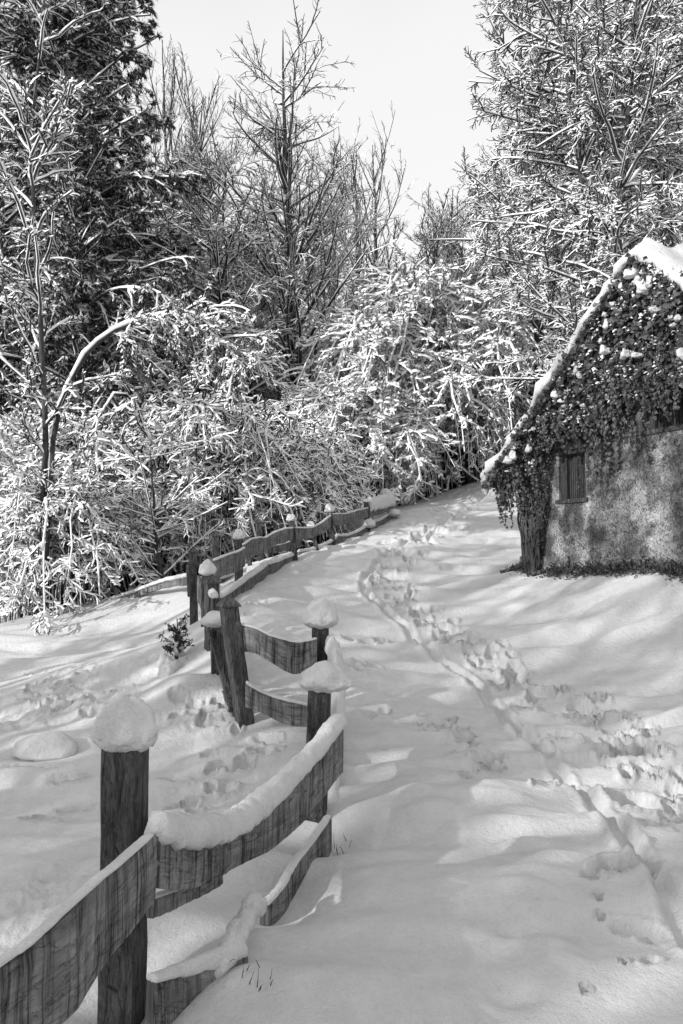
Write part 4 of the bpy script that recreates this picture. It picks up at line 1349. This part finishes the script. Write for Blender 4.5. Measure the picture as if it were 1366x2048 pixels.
# plinth step and quoin strip at the corner
hbox("plinth", -.03, 1.0, HZ - .2, 1.58, .002, .035, M_STUCCO, house)
hbox("plinth", 1.03, WID, HZ - .2, 1.56, .002, .03, M_STUCCO, house)
for (a, b, z0, z1) in wins:
    w = hbox("window", a + .01, b - .01, z0 + .01, z1 - .01, -.135, -.125, M_DARK, house)
    hbox("frame", a, a + .13, z0, z1, -.12, -.03, M_SLAT, w)
    hbox("frame", b - .035, b, z0, z1, -.12, -.03, M_POST, w)
    hbox("lintel", a - .03, b + .02, z1 - .05, z1 + .015, -.11, .02, M_POST, w)
    hbox("sill", a - .05, b + .05, z0 - .035, z0 + .02, -.11, .03, M_POST, w)
    n = 9
    for k in range(n):
        u0 = a + .135 + (b - a - .18) * k / n
        hbox("slat", u0, u0 + (b - a - .18) / n * .72, z0 + .03, z1 - .055, -.10, -.08, M_SLAT, w)
# roof slabs with rafters' edge and deep snow
def roof_sheet(name, thick, lift, m, parent, t_over, z_noise, front, seed):
    """a sheet over both slopes; returns object"""
    n, k = 60, 36
    V = []
    tt = np.concatenate([np.linspace(-t_over, APT, n // 2), np.linspace(APT, WID + t_over, n // 2)[1:]])
    oo = np.linspace(front, -DEP - .3, k) if z_noise == 0 else np.concatenate([front + .04 - .3 * (1 - np.linspace(0, 1, 14)) * 0 - np.linspace(0, .9, 14), np.linspace(front - 1.0, -DEP - .3, k - 14)])
    T, O = np.meshgrid(tt, oo, indexing='ij')
    sl = (APZ - EAVE) / APT
    Z = EAVE + sl * (APT - np.abs(T - APT)) + lift
    if z_noise:
        edge = np.clip((front - O) / .22, 0, 1) ** .5
        edge2 = np.clip((T + t_over) / .25, 0.0, 1) ** .5
        top = Z + thick * (.55 + .45 * edge) * (.4 + .6 * edge2) + z_noise * fbm(T * 2.2 + seed, O * 2.2, 0 * T, 3) * (.3 + .7 * edge) + .06 * fbm(T * 4.5 + seed, O * 1.5, 0 * T, 3)
        bulge = .16 * fbm(T * 3.6, T * 0 + seed, Z * 0, 2)
        O2 = O + np.where(np.arange(O.shape[1])[None, :] < 2, bulge, 0)
    else:
        top = Z + thick; O2 = O
    pts = []
    for A_, ZZ in ((O2, top), (O2, Z)):
        X = HC[0] + WD[0] * T + ND[0] * A_; Y_ = HC[1] + WD[1] * T + ND[1] * A_
        pts.append(np.stack([X, Y_, ZZ], -1).reshape(-1, 3))
    H, W = T.shape
    V = np.concatenate(pts) - hl
    i = (np.arange(H - 1)[:, None] * W + np.arange(W - 1)[None]).ravel()
    F1 = np.stack([i, i + W, i + W + 1, i + 1], -1); n1 = H * W
    F2 = np.stack([i, i + 1, i + W + 1, i + W], -1) + n1
    e = []
    for a in range(H - 1):
        e += [(a * W, a * W + n1, (a + 1) * W + n1, (a + 1) * W), (a * W + W - 1, (a + 1) * W + W - 1, (a + 1) * W + W - 1 + n1, a * W + W - 1 + n1)]
    for b in range(W - 1):
        e += [(b, b + 1, b + 1 + n1, b + n1), ((H - 1) * W + b, (H - 1) * W + b + n1, (H - 1) * W + b + 1 + n1, (H - 1) * W + b + 1)]
    return link(name, np_mesh(name, V, np.concatenate([F1, F2, np.array(e)]), bool(z_noise)), m, parent)
roof = roof_sheet("roof", .09, .0, M_POST, house, .30, 0, .32, 0)
roof_sheet("roof_snow", .24, .092, M_SNOWCAP, roof, .36, .10, .43, 3)

# ivy
ivy = thing("ivy", "dark ivy curtain with snow clumps covering the gable top and house corner", "ivy", (HC[0], HC[1], HZ))
rng = np.random.RandomState(17)
def lowb(t):
    return np.interp(t, [-.4, 0, .4, .75, 1.3, 1.7, 2.2, 2.8, 3.4, 4.9], [2.65, 2.70, 2.80, 3.16, 3.24, 3.22, 3.48, 3.58, 3.5, 2.9])
def leaf_faces(c, size, rng, down=.4):
    n = len(c)
    d = rng.randn(n, 3) * .6; d[:, 2] -= down; d /= np.linalg.norm(d, axis=1)[:, None]
    nrm = np.array([ND[0], ND[1], .35]) + rng.randn(n, 3) * .45
    s_ = np.cross(d, nrm); s_ /= np.linalg.norm(s_, axis=1)[:, None]
    L_ = (size * (.6 + .8 * rng.rand(n)))[:, None]
    up_ = np.cross(s_, d)
    V = np.stack([c, c + d * L_ * .35 + s_ * L_ * .5, c + d * L_ * 1.0 - up_ * L_ * .2, c + d * L_ * .35 - s_ * L_ * .5], 1).reshape(-1, 3)
    return V, np.arange(4 * n).reshape(n, 4)
def hw_np(t, z, o):
    return np.stack([HC[0] + WD[0] * t + ND[0] * o, HC[1] + WD[1] * t + ND[1] * o, z], -1) - hl
n = 34000
t = -.35 + 5.2 * rng.rand(n)
zt = EAVE + (APZ - EAVE) / APT * (APT - np.abs(t - APT)) + .12
lo = lowb(t) + .18 * noise3(t * 5, 0, 2) + .1 * noise3(t * 14, 0, 2)
v = rng.rand(n)
z = lo + (zt - lo) * v
bul = .10 + .34 * np.clip((z - lo) / .8, 0, 1) ** .6 * (.7 + .6 * noise3(t * 2.5, z * 2.5, 3)) + .04
o_ = .02 + bul * rng.rand(n) ** .5
c = hw_np(t, z, o_)
c0 = c
lv = [leaf_faces(c, .075, rng)]
tr_ = -.35 + 4.6 * rng.rand(900)
zr_ = EAVE + (APZ - EAVE) / APT * (APT - np.abs(tr_ - APT)) + .10 + rng.randn(900) * .07 * (.4 + np.abs(noise3(tr_ * 4, 1, 1)) * 2.2)
lv.append(leaf_faces(hw_np(tr_, zr_ - .03, .36 + .14 * rng.rand(900)), .065, rng))
# hanging strands
strands, sr = [], []
for k in range(150):
    t0 = rng.uniform(-.2, 4.4); zt0 = float(lowb(t0)) + rng.uniform(.0, 1.0)
    zt0 = min(zt0, float(gable(t0)) if 0 < t0 < WID else 2.9)
    ln = rng.uniform(.3, .95) * (.3 if .6 < t0 < 1.5 else 1)
    s = np.linspace(0, 1, 9)
    strands.append(hw_np(t0 + .05 * np.sin(s * 3 + k) + .08 * (rng.rand() - .5) * s, zt0 - ln * s, .34 - .12 * s + .05 * rng.rand()))
    sr.append(np.linspace(.006, .002, 9))
strands = np.array(strands); sr = np.array(sr)
m_ = 60 * len(strands)
ii = rng.randint(len(strands), size=m_); tt = rng.rand(m_) * 7.99; kk = tt.astype(int); aa = (tt - kk)[:, None]
cs = strands[ii, kk] * (1 - aa) + strands[ii, kk + 1] * aa + rng.randn(m_, 3) * .015
lv.append(leaf_faces(cs, .045, rng, 1.2))
# climbing leaves up the corner, narrow at the foot
n = 5200
zz = 1.42 + (3.1 - 1.42) * rng.rand(n)
f = (zz - 1.42) / (3.1 - 1.42)
cen = .30 + .08 * f; wd = .12 + .27 * f ** .8
tt = cen + wd * (rng.rand(n) * 2 - 1)
cs = hw_np(tt, zz, .04 + .14 * rng.rand(n) * (.4 + .6 * f))
lv.append(leaf_faces(cs, .03, rng, 1.0))
V, F = merge(lv)
link("leaves", np_mesh("leaves", V, F, False), M_IVY, ivy, "stuff")
c = c0
m2 = rng.rand(len(c)) < .15 + .18 * noise3(c[:, 0] * 3, c[:, 1] * 3, c[:, 2] * 2)
cw = c[m2] + np.array([ND[0] * .03, ND[1] * .03, .015])
dw = rng.randn(len(cw), 3) * .5 + np.array([ND[0], ND[1], -.3]); dw /= np.linalg.norm(dw, axis=1)[:, None]
sw_ = np.cross(dw, np.array([0, 0, 1.0]) + .3 * rng.randn(len(cw), 3)); sw_ /= np.linalg.norm(sw_, axis=1)[:, None]
Lw = (.03 + .035 * rng.rand(len(cw)))[:, None]
V = np.stack([cw - dw * Lw * .5, cw + sw_ * Lw * .5, cw + dw * Lw * .7, cw - sw_ * Lw * .5, cw + [0, 0, .022]], 1).reshape(-1, 3)
q5i = np.arange(len(cw))[:, None] * 5
F = np.concatenate([q5i + np.array([[0, 1, 4]]), q5i + np.array([[1, 2, 4]]), q5i + np.array([[2, 3, 4]]), q5i + np.array([[3, 0, 4]])])
link("snow_dusting", np_mesh("snow_dusting", V, F), M_SNOWTREE, ivy, "stuff")
V, F = sweep(strands, sr, sr, BARK3)
link("strands", np_mesh("strands", V, F), M_TWIG, ivy, "stuff")
for k in range(26):
    s = np.linspace(0, 1, 26)
    a = (k / 25) * 2 - 1
    t0 = .30 + .10 * a; t1 = .34 + .36 * a
    tt = t0 + (t1 - t0) * s ** .8 + .035 * np.sin(s * 9 + k * 2.1) + .02 * np.sin(s * 23 + k)
    Pn = hw_np(tt, 1.3 + 1.75 * s, .05 + .05 * np.abs(np.sin(k * 1.7 + s * 5)) + .04 * (1 - s))[None]
    R = np.linspace(.026 if k % 3 == 0 else .015, .007, 26)[None]
    V, F = sweep(Pn, R, R, ring(6))
    link("stem", np_mesh("stem", V, F), M_BARK, ivy)
# snow clumps on the ivy
cl = []
for k in range(120):
    t0 = rng.uniform(-.35, 4.0)
    top = EAVE + (APZ - EAVE) / APT * (APT - abs(t0 - APT)) + .10
    dz = rng.exponential(.6)
    z0 = top - dz
    if z0 < lowb(t0) + .05: continue
    r_ = min(.075, .016 + rng.exponential(.024))
    c = hw_np(np.array([t0]), np.array([z0]), np.array([.34 + .1 * rng.rand()]))[0]
    snow_blob(ivy, tuple(c), r_ * rng.uniform(.6, 1.3), r_ * rng.uniform(.6, 1.2), r_ * rng.uniform(.5, 1.5), seed=k * 1.3, lump=.6, name="snow_clump", sub=3)
# snow-covered tip hanging from the eave
Pn = dense([hw_np(np.array([a]), np.array([b]), np.array([.36]))[0] for a, b in ((-.05, 3.0), (-.3, 2.86), (-.42, 2.80), (-.43, 2.66), (-.40, 2.52))], 6)[None]
R = np.interp(np.linspace(0, 1, Pn.shape[1]), [0, .3, .5, .7, .9, 1], [.09, .09, .10, .045, .05, .02])[None]
R = R * (1 + .35 * rng.randn(*R.shape) * .5)
V, F = sweep(Pn, R, R, ring(10))
link("snow_tip", np_mesh("snow_tip", V, F), M_SNOWCAP, ivy)
# fallen leaves and weeds at the wall foot
n = 5200
t = rng.uniform(-.25, 4.0, n); o_ = np.abs(rng.randn(n)) * .10 + .03
x = HC[0] + WD[0] * t + ND[0] * o_; y = HC[1] + WD[1] * t + ND[1] * o_
z = ground(x, y) + detail(x.copy(), y.copy()) + .01 + np.abs(rng.randn(n)) * .07 * np.exp(-o_ * 5)
d = rng.randn(n, 3); d[:, 2] = np.abs(d[:, 2]); d /= np.linalg.norm(d, axis=1)[:, None]
s_ = np.cross(d, rng.randn(n, 3)); s_ /= np.linalg.norm(s_, axis=1)[:, None]
c = np.stack([x, y, z], -1); Ls = (.03 + .05 * rng.rand(n))[:, None]
V = np.stack([c, c + d * Ls * .5 + s_ * .012, c + d * Ls, c + d * Ls * .5 - s_ * .012], 1).reshape(-1, 3)
o = link("leaf_litter", np_mesh("leaf_litter", V, np.arange(4 * n).reshape(n, 4), False), M_IVY, kind="stuff")
tag(o, "band of dead leaves and weeds along the foot of the stucco wall", "leaf litter")
#@@END_HOUSE
